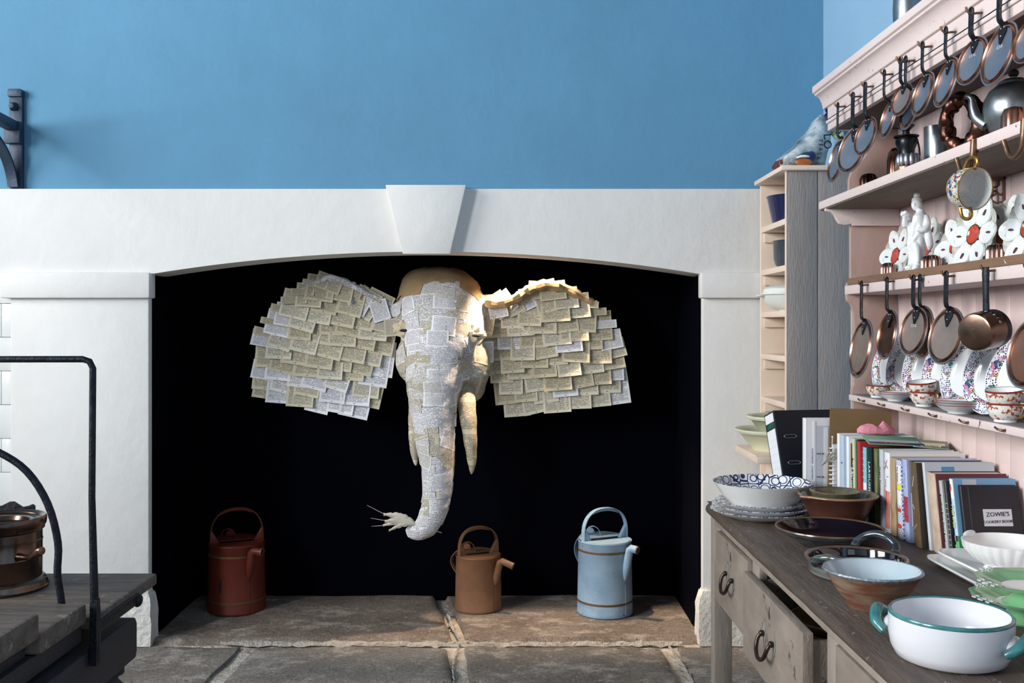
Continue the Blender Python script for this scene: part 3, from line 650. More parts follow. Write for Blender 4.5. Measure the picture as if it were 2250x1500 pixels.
def ear(poly, name, tilt, mats, label, seed):
    rg = random.Random(seed); cx = sum(p[0] for p in poly)/len(poly); cy = sum(p[1] for p in poly)/len(poly)
    e = link('ear', None, EL); e['label'] = label
    def yy(px): return YE+.05*((px-cx)/150)**2*.6
    shr = [(cx+(p[0]-cx)*.955, cy+(p[1]-cy)*(.97 if p[1] < cy else .93)) for p in poly]
    front = [Vector((fx(p[0], YE), yy(p[0]), fz(p[1], YE)))-E0 for p in shr]
    cc = Vector((fx(cx, YE), YE-.02, fz(cy, YE)))-E0
    mb = MB(); n = len(poly); vs = []
    for q in (1, .985, .6, .25):
        vs += [cc.lerp(p, q)+Vector((0, {1: .045, .985: .004, .6: 0, .25: 0}[q], 0)) for p in front]
    vs.append(cc)
    vs += [p+Vector((0, .055, 0))*1 for p in front]+[cc+Vector((0, .09, 0))]
    fs = []
    for j in range(3):
        for i in range(n): fs.append((j*n+i, j*n+(i+1) % n, (j+1)*n+(i+1) % n, (j+1)*n+i))
    for i in range(n): fs.append((3*n+i, 3*n+(i+1) % n, 4*n)); fs.append((i, 4*n+1+i, 4*n+1+(i+1) % n, (i+1) % n)); fs.append((4*n+1+(i+1) % n, 4*n+1+i, 5*n+1))
    mb.add(vs, fs); obj('ear_base', mb, M['papier_tan'], e, ang=50)
    poly = [(cx+(p[0]-cx)*1.04, cy+(p[1]-cy)*1.03) for p in poly]
    k = 0; rows = 11; y0, y1 = 902, 634
    for r in range(rows+1):
        yb = y0-(y0-y1)*r/rows                                   # row of page bottoms
        xs = 0
        for s in range(-5, 6):
            px = cx+s*47+(23 if r % 2 else 0)+rg.uniform(-6, 6)
            pyb = yb+math.tan(tilt)*(px-cx)+rg.uniform(-5, 5)
            if not inside((px, pyb-14), poly): continue
            for _ in range(4):                                    # keep page corners within the ear outline
                if not inside((px-20, pyb-12), poly): px += 5
                elif not inside((px+20, pyb-12), poly): px -= 5
            sh = rg.uniform(.9, 1.08)
            while sh > .24 and not (inside((px-19, pyb-70*sh), poly) and inside((px+19, pyb-70*sh), poly)): sh -= .06
            mat = mats(rg, r); key = (mat.name, rg.randrange(4))
            if key not in pm_cache: pm_cache[key] = page_mesh(.3+key[1]*.4, mat)
            pn = link('page', pm_cache[key], e)
            hgt = .165*sh; w_ = rg.uniform(.92, 1.2)
            edge = max(0, abs(px-cx)-110)/40
            bot = Vector((fx(px, YE), yy(px)-.026-r*.0038-rg.uniform(0, .0024), fz(pyb, YE)))-E0
            pn.location = bot+Vector((0, .010*sh, hgt)); pn.scale = (w_*(1-.15*min(1, edge)), 1, sh)
            # pages fan a little with the outline of the ear
            rz = tilt+rg.gauss(0, .07)
            if r >= rows-2: rz += (px-cx)/150*.5
            pn.rotation_euler = (R(-3.5)+rg.uniform(-.008, .008), -(-rz), rg.uniform(-.03, .03)+(px-cx)/150*.06)
            k += 1
    return e
eL = ear(earL, 'ear', R(9), lambda g, r: PM[0] if r > 5 else (PM[1] if r > 2 else (PM[2] if g.random() < .6 else PM[1])), 'broad paper ear, far from the dresser, shingled with book pages', 3)
eR = ear(earR, 'ear', R(-6), lambda g, r: PM[0], 'broad paper ear nearer the dresser, shingled with cream book pages', 4)
# folded padding along the ear tops
def roll(pts, e, rad, mat):
    p = smoothpath([ep(*q) for q in pts], 4)
    mb = MB().tube(p, [rad*(.75+.35*math.sin(i*.9)**2) for i in range(len(p))], 10, sy=.8)
    mb.v = [tuple(Vector(q)+Vector((0, 0, 1))*.008*noise.noise(Vector(q)*30)) for q in mb.v]
    obj('folded_edge', mb, mat, e, ang=30)
roll([(1066, 664, 4.66), (1100, 666, 4.655), (1135, 655, 4.655), (1160, 637, 4.66), (1195, 626, 4.665), (1235, 631, 4.68), (1275, 652, 4.70), (1310, 675, 4.72)], eR, .031, M['papier_tan'])
roll([(862, 668, 4.72), (840, 662, 4.71), (800, 640, 4.69), (760, 620, 4.68), (728, 611, 4.68), (690, 622, 4.69), (650, 650, 4.71)], eL, .022, M['papier'])
def sheet(e, px, py, y, w_, h_, rz, mat, rx=0, ry=0):
    key = (mat.name, 1)
    if key not in pm_cache: pm_cache[key] = page_mesh(.9, mat)
    o = link('page', pm_cache[key], e, ep(px, py, y)); o.scale = (w_, 1, h_); o.rotation_euler = (rx, rz, ry)
for a_ in ((805, 640, 4.69, .8, .7, .5), (828, 660, 4.685, .7, .6, -.3), (790, 632, 4.69, .6, .55, .9), (842, 690, 4.69, .6, .5, .2), (858, 700, 4.68, .55, .5, -.1)): sheet(eL, *a_, PM[2])
for a_ in ((1090, 660, 4.675, .75, .5, -.2), (1120, 655, 4.685, .7, .5, -.5), (1075, 690, 4.67, .5, .55, .15), (1072, 750, 4.68, .45, .6, 0), (1070, 790, 4.69, .45, .45, .1)): sheet(eR, *a_, PM[0])
# ---------------------------------------------------------------- narrow bookcase between fireplace and dresser
M['creampaint'] = Mt('cream_paint', 'e0cdbc', .6, var=.05, scale=4, bump=.0015, bscale=30, chip=('5a4636', 60, .80))
M['greypaint'] = Mt('grey_blue_painted_boards', '8c8785', .6, stretch=(6, 6, 1), var=.1, scale=5, bump=.003, bscale=26)
BX0, BY0, BY1 = 1.068, 3.86, 4.268
B = thing('bookcase', 'tall narrow cream bookcase with grey plank side beside the fireplace', 'bookcase', (1.2, 4.06, 0))
def bb(name, x0, x1, y0, y1, z0, z1, mat='creampaint', bevel=.003, label=None): return bx(name, x0-1.2, x1-1.2, y0-4.06, y1-4.06, z0, z1, M[mat], B, bevel, label)
bb('side_board', BX0+.004, 1.189, BY0, BY0+.018, 0, 1.955, 'greypaint', .002, 'grey side board')
bb('side_board', 1.192, 1.318, BY0, BY0+.018, 0, 1.955, 'greypaint', .002, 'grey side board')
bb('front_edge', BX0, BX0+.0035, BY0+.0005, BY0+.0195, 0, 1.955, 'creampaint', .001)
bb('far_side', BX0, 1.318, BY1-.018, BY1, 0, 1.955)
bb('back_board', 1.318, 1.328, BY0, BY1, 0, 1.955)
bb('top_board', BX0-.022, 1.33, BY0-.018, BY1+.012, 1.955, 1.975, bevel=.005)
SHZ = [1.774, 1.592, 1.4135, 1.237, 1.055]
for i, z in enumerate(SHZ):
    bb('shelf', BX0+.002, 1.316, BY0+.0185, BY1-.0185, z-.024, z)
    bb('cleat', BX0+.012, 1.316, BY1-.032, BY1-.0185, z-.066, z-.025)
bb('ledge', .958, 1.316, BY0+.02, BY1-.02, .820, .848, label='deep bottom ledge')
bb('ledge_nosing', .952, 1.067, BY0-.012, BY0+.019, .820, .848)
bb('kick_panel', BX0+.02, BX0+.035, BY0+.02, BY1-.02, .0, .818)
# ---------------------------------------------------------------- dresser rack
M['pink'] = Mt('chalky_pink_paint', 'd3c3c1', .62, hx2='dacbc8', scale=3, bump=.0015, bscale=40, chip=('5b4a3c', 46, .65))
M['pinkboard'] = Mt('pink_cream_boards', 'e0c9c9', .65, hx2='dcc8c4', scale=1.3, bump=.0015, bscale=30, chip=('6a5848', 60, .71))
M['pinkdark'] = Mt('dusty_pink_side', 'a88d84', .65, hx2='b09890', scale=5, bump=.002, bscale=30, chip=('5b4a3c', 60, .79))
M['barewood'] = Mt('bare_brown_wood', '6d5240', .65, stretch=(10, 1, 10), hx2='8a6b54', scale=4, bump=.002, bscale=30)
M['shelftop'] = Mt('grey_worn_shelf_top', '6f6d70', .55, stretch=(6, 1, 6), var=.1, scale=6)
M['brass'] = Mt('rusted_brass_wire', '6e5745', .4, .8, var=.3, scale=60)
M['fret'] = Mt('brown_fretwork_wood', '6b5048', .6, var=.15, scale=20)
XW = 1.336; DF = 3.45; DN = 1.25                      # wall side, far end, near end
D = thing('dresser', 'pale pink chipped wall dresser rack with hooks and three long shelves', 'dresser', (1.22, 2.35, .75))
def db(name, x0, x1, y0, y1, z0, z1, mat='pink', bevel=.003, label=None): return bx(name, x0-1.22, x1-1.22, y0-2.35, y1-2.35, z0-.75, z1-.75, M[mat], D, bevel, label)
def dpoly(name, poly, axis, a0, a1, mat='pink', bevel=.002, label=None):
    if axis == 'y': q = [(p[0]-1.22, p[1]-.75) for p in poly]; a0 -= 2.35; a1 -= 2.35
    else: q = [(p[0]-2.35, p[1]-.75) for p in poly]; a0 -= 1.22; a1 -= 1.22
    return obj(name, MB().prism(q, axis, a0, a1), M[mat], D, bevel, label=label)
y = DF-.02; widths = [.115, .082, .10, .075, .11, .09]; k = 0
while y > DN+.03:
    w_ = widths[k % 6]; db('back_board', XW, XW+.014, max(DN, y-w_)+.0012, y, .752, 2.10, 'pinkboard', .002); y -= w_; k += 1
# far side panel with scalloped front edge
sidep = [(1.182, .752), (1.182, 1.10), (1.176, 1.115), (1.176, 1.135), (1.183, 1.15), (1.185, 1.36), (1.182, 1.40), (1.172, 1.43), (1.160, 1.44), (1.158, 1.455), (1.160, 1.50), (1.172, 1.51), (1.172, 1.70),
         (1.165, 1.76), (1.165, 1.80), (1.167, 1.86), (1.180, 1.90), (1.205, 1.915), (1.225, 1.94), (1.235, 2.0), (1.235, 2.028), (XW, 2.028), (XW, .752)]
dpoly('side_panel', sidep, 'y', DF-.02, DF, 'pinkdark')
dpoly('side_panel', sidep, 'y', DN, DN+.02, 'pinkdark')
br = [(1.080, 1.757), (1.080, 1.748), (1.098, 1.744), (1.110, 1.735), (1.118, 1.718), (1.128, 1.704), (1.145, 1.699), (1.170, 1.704), (1.172, 1.697), (1.335, 1.697), (1.335, 1.757)]
dpoly('shelf_bracket', br, 'y', DF-.036, DF-.0205, 'pink')
db('shelf', 1.076, XW, DN, DF+.03, 1.758, 1.787, bevel=.005, label='deep top shelf')
M['shaded_underwood'] = Mt('bare_brown_shaded_underside', '564a42', .7, stretch=(8, 1, 8), hx2='6d5f55', scale=4, bump=.002, bscale=20)  # bare wood, with the shadow under the shelf put into its dark colour
db('underside', 1.082, XW-.001, DN+.02, DF+.024, 1.7545, 1.7585, 'shaded_underwood', .001, 'bare brown underside with shade in its colour')
db('shelf', 1.157, XW, DN, DF+.002, 1.461, 1.493, bevel=.004)
db('plate_strip', 1.159, 1.176, DN, DF-.021, 1.4935, 1.516, 'barewood', .001, 'unpainted brown wooden strip')
db('shelf', 1.172, XW, DN, DF+.002, 1.096, 1.117, bevel=.003)
db('shelf_top', 1.176, XW, DN+.021, DF-.021, 1.1172, 1.1192, 'shelftop', .0005, 'worn grey shelf surface')
M['soffit'] = Mt('shadow_maroon_brown_soffit', '3d2a26', .7, hx2='4b352f', scale=6)  # shadow under the frieze put into a dark maroon-brown colour
# cornice, frieze and bead
FXF = 1.098
db('frieze', FXF, FXF+.018, DN, DF, 2.028, 2.125, bevel=.002)
db('frieze_return', FXF+.018, XW, DF-.018, DF, 2.028, 2.125)
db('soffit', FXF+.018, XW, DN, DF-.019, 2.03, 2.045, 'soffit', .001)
db('bead', FXF-.006, FXF, DN, DF, 2.052, 2.064, bevel=.004)
db('black_line', FXF-.0025, FXF, DN, DF, 2.0655, 2.0685, 'iron', .0005)
corn = [(FXF, 2.108), (FXF-.008, 2.110), (FXF-.008, 2.118), (FXF-.012, 2.132), (FXF-.020, 2.147), (FXF-.030, 2.154), (FXF-.036, 2.156), (FXF-.036, 2.162), (FXF-.044, 2.165), (FXF-.044, 2.188), (XW, 2.188), (XW, 2.125), (FXF, 2.125)]
dpoly('cornice', corn, 'y', DN, DF+.03, 'pink', .0015)
# fretwork bracket under the top shelf
fr_ = link('fret_bracket', None, D, (XW-1.22, 2.69-2.35, 1.757-.75)); fr_['label'] = 'brown openwork fretwork bracket'
for (cx_, cz_, rx_, rz_) in ((-.045, -.045, .020, .009), (-.045, -.075, .020, .009), (-.062, -.060, .009, .02), (-.028, -.060, .009, .02), (-.03, -.115, .022, .024), (-.012, -.09, .014, .02), (-.06, -.098, .018, .022), (-.018, -.15, .016, .02), (-.045, -.020, .03, .012), (-.012, -.03, .012, .02)):
    obj('fret_ring', MB().tube([(cx_+rx_*math.cos(2*PI*q/20), 0, cz_+rz_*math.sin(2*PI*q/20)) for q in range(21)], .0032, 6), M['fret'], fr_)
obj('fret_frame', MB().box(-.088, 0, -.004, .004, -.008, 0).box(-.006, 0, -.004, .004, -.18, 0), M['fret'], fr_)
obj('fret_frame', MB().tube([(-.086, 0, -.008), (-.08, 0, -.07), (-.05, 0, -.125), (-.006, 0, -.178)], .0035, 6), M['fret'], fr_)
# cup hooks of the lowest shelf
for px_, py_ in ((1898, 876), (1942, 888), (1995, 900), (2056, 907), (2125, 920), (2206, 937)):
    d_ = dep(px_, 1.168); p0 = (1.172-1.22, d_-2.35, 1.1065-.75)
    obj('cup_hook', MB().tube(smoothpath([(p0[0], p0[1], p0[2]), (p0[0]-.008, p0[1], p0[2]-.002), (p0[0]-.014, p0[1]+.008, p0[2]), (p0[0]-.015, p0[1]+.022, p0[2]+.004)], 4), .0028, 8), M['brass'], D)
def hook(x, y, z, parent=D, out=.03, s=1, mat='brass', face=FXF):
    x -= 1.22; y -= 2.35; z -= .75; f = face-1.22
    obj('hook', MB().tube(smoothpath([(f+.002, y, z-.002), (f-.5*(f-x), y, z-.003*s), (x, y, z-.004*s), (x-.008*s, y+.002, z+.002*s), (x-.011*s, y+.003, z+.012*s)], 4), .0028*s, 8), M[mat], parent)
# two big iron hooks on the top shelf
def big_hook(px_, py_):
    d_ = dep(px_, 1.06); y = d_-2.35; x0 = 1.076-1.22; z = 1.772-.75
    pts = [(x0-.003, y, z+.012), (x0-.005, y, z-.022), (x0-.006, y+.008, z-.048), (x0-.008, y+.03, z-.063), (x0-.010, y+.052, z-.055), (x0-.012, y+.064, z-.032), (x0-.014, y+.068, z-.02)]
    obj('big_hook', MB().tube(smoothpath(pts, 5), lerps([.008, .008, .0055, .0055, .005, .005, .006], 5), 10), M['brass'], D)
    return d_
big_hook(2128, 330); big_hook(2238, 280)
# ---------------------------------------------------------------- dresser base (kitchen table with drawers)
M['tabletop'] = Mt('worn_brown_table_top', '40362f', .5, stretch=(9, 1, 9), hx2='5b5049', scale=4, bump=.005, bscale=22, chip=('8a8078', 50, .63), rvar=.2)
M['greywood'] = Mt('weathered_grey_drawer_wood', '71665d', .7, stretch=(5, 1, 2), hx2='8e8379', scale=5, bump=.003, bscale=24, chip=('4d4644', 5.5, .60))
M['greywood2'] = Mt('weathered_grey_frame_wood', '827970', .7, stretch=(5, 2, 1), hx2='978e83', scale=6, bump=.002, bscale=24)
TBL = thing('side_table', 'long weathered kitchen table with drawers under the dresser rack', 'table', (1.0, 2.3, 0))
def sb(name, x0, x1, y0, y1, z0, z1, mat='greywood2', bevel=.003, parent=None, label=None): return bx(name, x0-1, x1-1, y0-2.3, y1-2.3, z0, z1, M[mat], parent or TBL, bevel, label)
def rounded_plank(x0, x1, y0, y1, round_front):
    if not round_front: return sb('plank', x0, x1, y0, y1, .715, .75, 'tabletop', .002)
    pr_ = [(x1, .715), (x0+.012, .715), (x0+.004, .72), (x0, .73), (x0+.003, .742), (x0+.012, .75), (x1, .75)]
    mb = MB(); n = 60; rs = []
    for i in range(n+1):
        y_ = y0+(y1-y0)*i/n; wv_ = .0022*noise.noise(Vector((0, y_*9, 3)))
        e_ = .02 if i == n else 0
        rs.append([Vector((p[0]-1+(wv_ if p[0] < x1-.01 else 0)+(e_ if p[0] < x0+.01 else 0), y_-2.3, p[1])) for p in pr_])
    mb.rings(rs); return obj('plank', mb, M['tabletop'], TBL, ang=50)
rounded_plank(.663, .915, 1.0, 3.43, True); rounded_plank(.9165, 1.12, 1.0, 3.43, False); rounded_plank(1.1215, 1.335, 1.0, 3.43, False)
for (lx, ly) in ((.686, 3.352), (.686, 1.10), (1.27, 3.352), (1.27, 1.10)): sb('leg', lx, lx+.06, ly, ly+.06, -.005, .714, 'greywood2', .003)
sb('top_rail', .69, .712, 1.16, 3.352, .683, .714, 'greywood2', .001); sb('bottom_rail', .69, .712, 1.16, 3.352, .435, .458, 'greywood2', .001)
sb('apron', 1.30, 1.32, 1.16, 3.352, .435, .714); sb('apron', .746, 1.27, 3.38, 3.40, .435, .714); sb('apron', .746, 1.27, 1.12, 1.14, .435, .714)
for y0_, y1_ in ((2.76, 2.84), (2.10, 2.17), (3.275, 3.352), (1.16, 1.52)): sb('stile', .69, .712, y0_, y1_, .458, .683, 'greywood2', .001)
M['verdigris'] = Mt('verdigris_backplate', 'a09a92', .6, .3, hx2='7d8480', scale=60)
M['bronze'] = Mt('dark_bronze_pull', '2c2622', .35, .8, hx2='4f4036', scale=40)
def drawer(xf, y0, y1, label, z0=.459, z1=.681):
    d_ = link('drawer', None, TBL, (xf-1, (y0+y1)/2-2.3, 0)); d_['label'] = label; h_ = (y1-y0)/2
    obj('front', MB().box(0, .024, -h_, h_, z0, z1), M['greywood'], d_, bevel=.002)
    obj('box', MB().box(.024, .46, -h_+.012, -h_+.022, z0+.004, z1-.02).box(.024, .46, h_-.022, h_-.012, z0+.004, z1-.02).box(.024, .46, -h_+.022, h_-.022, z0+.004, z0+.012).box(.45, .46, -h_+.022, h_-.022, z0+.012, z1-.02), M['greywood'], d_)
    zc = (z0+z1)/2+.012
    for s in (-1, 1):
        obj('backplate', MB().prism([(s*.045+.014*math.cos(q)*(.7+.3*math.cos(2*q)), zc+.032*math.sin(q)) for q in [2*PI*j/20 for j in range(20)]], 'x', -.002, 0), M['verdigris'], d_)
        obj('post', MB().ball((-.008, s*.045, zc), .008), M['bronze'], d_)
    pts = [(-.010, -.045, zc), (-.018, -.046, zc-.012), (-.024, -.038, zc-.034), (-.027, -.018, zc-.046), (-.028, 0, zc-.048), (-.027, .018, zc-.046), (-.024, .038, zc-.034), (-.018, .046, zc-.012), (-.010, .045, zc)]
    obj('pull', MB().tube(smoothpath(pts, 3), .0052, 10), M['bronze'], d_)
    obj('keyhole', MB().box(-.0006, .001, -.0018, .0018, z1-.05, z1-.022).ball((-.0002, 0, z1-.024), .0035, 10, 6, .2, 1, 1), M['canin'], d_)
    return d_
drawer(.676, 2.843, 3.272, 'drawer next to the fireplace end')
drawer(.638, 2.176, 2.732, 'pulled-out middle drawer')
drawer(.684, 1.53, 2.098, 'closed drawer')
M['wicker'] = Mt('brown_wooden_dishes', '8b6a4c', .6, var=.2, scale=30)
tag(obj('wooden_dish', MB().lathe([(0, 0), (.07, 0), (.11, .025), (.118, .04), (.112, .042), (.09, .02), (0, .008)], 40), M['wicker'], loc=(.80, 2.43, .60)), 'turned brown wooden dish inside the pulled-out drawer, uppermost', 'dish')
tag(obj('wooden_dish', MB().lathe([(0, 0), (.07, 0), (.115, .025), (.122, .04), (.116, .042), (.09, .02), (0, .008)], 40), M['wicker'], loc=(.80, 2.43, .578)), 'turned brown wooden dish under another in the pulled-out drawer', 'dish')
# ---------------------------------------------------------------- copper lids and pan on the rack
M['tin'] = Mt('worn_tinned_face', '8d93a0', .38, .85, hx2='a9a9ae', scale=7, rvar=.2, bump=.0004, bscale=20)
M['tinwarm'] = Mt('stained_tinned_face', '92857d', .42, .8, hx2='ada09a', scale=9, rvar=.2, chip=('6b4f44', 9, .68))
M['tindark'] = Mt('dark_tinned_face', '4a4a52', .4, .85, hx2='6d6d74', scale=8, rvar=.2)
M['engrave'] = Mt('bright_engraved_line', 'd8dade', .4, .3, var=.02)
ORD = ['first', 'second', 'third', 'fourth', 'fifth', 'sixth', 'seventh', 'eighth', 'ninth', 'tenth', 'eleventh', 'twelfth']
def lid(label, hookpx, hookpy, top, bot, yaw, xh, face, tilt=12, mark=None, tm='tin', group=None, back=0, bar=.0075, mkhook=True, dx=0):
    d_ = dep(hookpx, xh); z_ = fz(hookpy, d_); r_ = (bot-top)/2*d_/FPX*.97; hl = (top-hookpy)*d_/FPX+.012
    L = thing('pan_lid', label, 'pan lid', (xh, d_+back, z_), R(yaw), group)
    if mkhook: hook(xh, d_, z_, s=1, face=face)
    off = .006+dx
    hp_ = [(0, 0, .004), (0, 0, -.012), (-.001, 0, -hl*.6), (0, 0, -hl+.012), (.006, 0, -hl+.002), (.012+dx, 0, -hl-.010)]
    obj('handle', MB().tube(smoothpath(hp_, 4), lerps([bar*.9, bar, bar*.95, bar, bar*.9, bar*.7], 4), 8, sy=.55, up=(1, 0, 0)), M['iron'], L)
    obj('eye', MB().tube([(.0, .0075*math.cos(2*PI*q/14), .0+.0095*math.sin(2*PI*q/14)) for q in range(15)], .0028, 6), M['iron'], L)
    # disc frame: origin at the handle root, tilted so that the lower edge swings out into the room
    fm = Matrix.Translation((.013+dx, 0, -hl)) @ Matrix.Rotation(R(tilt), 4, 'Y') @ Matrix.Translation((0, 0, -r_+.006)) @ Matrix.Rotation(R(-90), 4, 'Y')
    # lathe axis +z becomes -x (towards the room)
    obj('disc', MB().lathe([(0, -.0012), (r_*.83, -.0012), (r_*.83, .0008), (0, .0008)], 44, m=fm), M[tm], L, ang=30)
    obj('copper_step', MB().lathe([(r_*.80, .0010), (r_*.825, .004), (r_*.86, .0062), (r_*.885, .0040), (r_*.91, .0010), (r_*.945, .0018), (r_*.955, -.002), (r_*.80, -.002)], 44, m=fm), M['copper'], L, ang=50)
    obj('rim', MB().lathe([(r_*.95, -.002), (r_*.95, .0015), (r_*.985, .002), (r_, .001), (r_, -.002)], 44, m=fm), M['tin'], L, ang=50)
    s_ = min(1, r_/.075)
    pl = [(.024, -.014), (.028, 0), (.024, .014), (0, .017), (-.026, .003), (-.028, 0), (-.026, -.003), (0, -.017)]
    mb = MB().prism([(q[0]*s_+r_-.026*s_, q[1]*s_) for q in pl], 'z', .0008, .004); mb.xf(fm)
    # plate is laid out along the lathe x axis, which points up after the turn
    obj('handle_plate', mb, M['iron'], L, bevel=.0008)
    for (a_, b_) in ((.012, -.007), (.012, .007), (-.008, 0)):
        mb = MB().ball((a_*s_+r_-.026*s_, b_*s_, .004), .0026, 8, 5); mb.xf(fm); obj('rivet', mb, M['tin'], L)
    if mark:
        text(mark, r_*.17, M['engrave'], L, fm @ frame((r_*.22, 0, .0011), (0, -1, 0), (1, 0, 0)), 'engraving', .0002)
    return L
up_ = [(1841, 232, 296, 403, 0, None, 'tin'), (1874, 210, 272, 383, 15, None, 'tin'), (1901, 188, 252, 343, 11, None, 'tin'), (1943, 161, 210, 304, -1, None, 'tin'), (1979, 133, 177, 254, 13, None, 'tinwarm'), (1990, 131, 183, 285, 0, None, 'tindark'),
       (2027, 100, 153, 255, 2, None, 'tin'), (2078, 68, 121, 236, 0, None, 'tin'), (2134, 26, 75, 187, 9, 'E.S.!G.', 'tin'), (2196, -12, 43, 189, 2, 'E.S.&.', 'tin'), (2256, -40, 29, 138, 6, None, 'tin')]
for i, (a_, b_, c_, e_, yw, mk, tm) in enumerate(up_):
    lid('copper-rimmed pan lid on the frieze under the cornice, %s hook from the bookcase' % ORD[i], a_, b_, c_, e_, yw, 1.072, FXF, 13, mk, tm, 'lids hanging from the dresser frieze', bar=.0085 if i in (1, 2, 8, 9) else .0065, dx=(.012 if i in (3, 5) else 0))
lo_ = [(1893, 624, 696, 832, 0, None, 'tinwarm', 10), (1949, 616, 677, 790, 0, None, 'copper_dark', 10), (2007, 612, 669, 782, 8, 'E.S.!G.', 'tinwarm', 12), (2079, 604, 669, 802, 9, None, 'tinwarm', 12)]
for i, (a_, b_, c_, e_, yw, mk, tm, tl) in enumerate(lo_):
    lid('dull copper pan lid on the middle shelf edge, %s hook from the bookcase' % ORD[i], a_, b_, c_, e_, yw, 1.134, 1.157, tl, mk, tm, 'lids hanging from the middle shelf', bar=.0085)
lid('darker pan lid hanging behind the third lid of the middle shelf', 2010, 612, 668, 786, 0, 1.146, 1.157, 4, None, 'copper_dark', 'lids hanging from the middle shelf', back=-.035, mkhook=False)
lid('largest pan lid on the middle shelf edge, on the hook past the saucepan', 2262, 590, 690, 856, 4, 1.13, 1.157, 12, None, 'copper', 'lids hanging from the middle shelf', bar=.009)
# saucepan hanging by its handle, base turned to the room
d_ = dep(2166, 1.134); z_ = fz(592, d_)
SP = thing('saucepan', 'small deep copper saucepan hanging by its black handle from the middle shelf', 'saucepan', (1.134, d_, z_), R(32)); hook(1.134, d_, z_, face=1.157)
hl = (684-592)*d_/FPX; rp = .046
obj('handle', MB().tube([(0, 0, .006), (0, 0, -.01), (0, 0, -hl*.5), (.002, 0, -hl-.002)], [.008, .0095, .0075, .0085], 10, sy=.6, up=(1, 0, 0)), M['iron'], SP)
pm = Matrix.Translation((.012, 0, -hl-rp+.003)) @ Matrix.Rotation(R(-97), 4, 'Y')
obj('body', MB().lathe([(0, .0585), (rp*.80, .059), (rp*.93, .057), (rp*.975, .052), (rp, .045), (rp, -.02), (rp*.96, -.02), (rp*.95, .05), (0, .052)], 44, m=pm), M['copperpot'], SP, ang=40)
obj('rim_band', MB().lathe([(rp*1.004, -.004), (rp*1.012, -.006), (rp*1.012, -.021), (rp*.955, -.021)], 44, m=pm), M['iron'], SP, ang=40)
mb = MB().rings([[pm @ Vector((rp*1.015*math.cos(q), rp*1.015*math.sin(q), zz)) for q in [-.75+1.5*j/12 for j in range(13)]] for zz in (-.018, .002, .012)], False, False, False)
mb.v = [tuple(Vector(v_)) for v_ in mb.v]; obj('handle_plate', mb, M['iron'], SP)
for j, ch_ in enumerate('E.S!G'):
    q = -.15-.24*j
    text(ch_, .011, M['engrave'], SP, pm @ frame((rp*1.006*math.cos(q), rp*1.006*math.sin(q), .017), (math.sin(q), -math.cos(q), 0), (0, 0, 1)), 'engraving', .0003)
# ---------------------------------------------------------------- top shelf: pewter and copper
M['pewter'] = Mt('grey_pewter', '737b80', .34, .9, hx2='959da0', scale=8, rvar=.25, bump=.0008, bscale=18)
M['pewter_dark'] = Mt('dark_pewter', '33383b', .36, .9, hx2='50575a', scale=8, rvar=.2)
Z1 = 1.7875; Z2 = 1.4935; Z3 = 1.1195
def turned(name, label, cat, x, y, z, prof, mat, n=32, group=None, mod=None, ang=45, sx=1, sy=1):
    return tag(obj(name, MB().lathe(prof, n, mod=mod, sx=sx, sy=sy), M[mat], loc=(x, y, z), ang=ang), label, cat, group)
def flute(n, a): return lambda t, i: 1+a*abs(math.sin(n*t/2))-a/2
turned('copper_bowl', 'low round copper bowl at the bookcase end of the top shelf', 'bowl', 1.26, 3.36, Z1, [(0, 0), (.03, 0), (.045, .02), (.05, .045), (.046, .045), (.04, .02), (0, .008)], 'copper')
turned('jelly_mould', 'small fluted copper jelly mould beside the tall copper mould', 'mould', 1.155, 3.21, Z1, [(.034, 0), (.034, .012), (.026, .014), (.026, .04), (.020, .052), (.012, .056), (.0, .056)], 'copper_dark', 48, 'moulds on the top shelf', flute(10, .2))
tm_ = thing('jelly_mould', 'tall domed copper jelly mould behind the pewter flagon', 'mould', (1.205, 3.10, Z1), 0, 'moulds on the top shelf')
obj('base_ring', MB().lathe([(0, 0), (.04, 0), (.041, .012), (.032, .016)], 36), M['copper'], tm_)
obj('dome', MB().lathe([(.031, .014), (.030, .08), (.026, .105), (.016, .118), (0, .12)], 60, mod=flute(8, .14)), M['copper'], tm_, ang=60)
pf = thing('pewter_flagon', 'dark waisted pewter flagon with flared lid on the top shelf', 'flagon', (1.20, 3.02, Z1))
obj('body', MB().lathe([(0, 0), (.042, 0), (.043, .008), (.037, .024), (.033, .03), (.034, .036), (.026, .05), (.023, .075), (.0245, .078), (.023, .082), (.0245, .10), (.028, .108), (.032, .12), (.031, .132), (.026, .138), (.020, .139), (0, .139)], 36), M['pewter_dark'], pf)
obj('lid', MB().lathe([(.036, .138), (.037, .141), (.012, .143), (.010, .155), (.014, .162), (.024, .170), (.025, .174), (0, .172)], 32), M['pewter_dark'], pf)
obj('handle', MB().tube(smoothpath([(.02, -.025, .135), (.025, -.034, .10), (.026, -.036, .06), (.02, -.034, .03)], 5), .003, 8), M['pewter_dark'], pf)
fm_ = thing('fluted_mould', 'small crown-shaped silvered mould on the front of the top shelf', 'mould', (1.118, 2.80, Z1), 0, 'moulds on the top shelf')
obj('base_ring', MB().lathe([(0, 0), (.038, 0), (.039, .010), (.032, .013), (0, .013)], 36), M['copper'], fm_)
for q in range(12):
    a_ = 2*PI*q/12; obj('lobe', MB().ball((.025*math.cos(a_), .025*math.sin(a_), .030), .009, 10, 8, 1, 1, 2.1), M['tin'], fm_)
turned('pewter_beaker', 'plain straight grey pewter beaker on the top shelf', 'beaker', 1.20, 2.795, Z1, [(0, 0), (.036, 0), (.0365, .06), (.038, .124), (.036, .124), (.034, .06), (0, .006)], 'pewter')
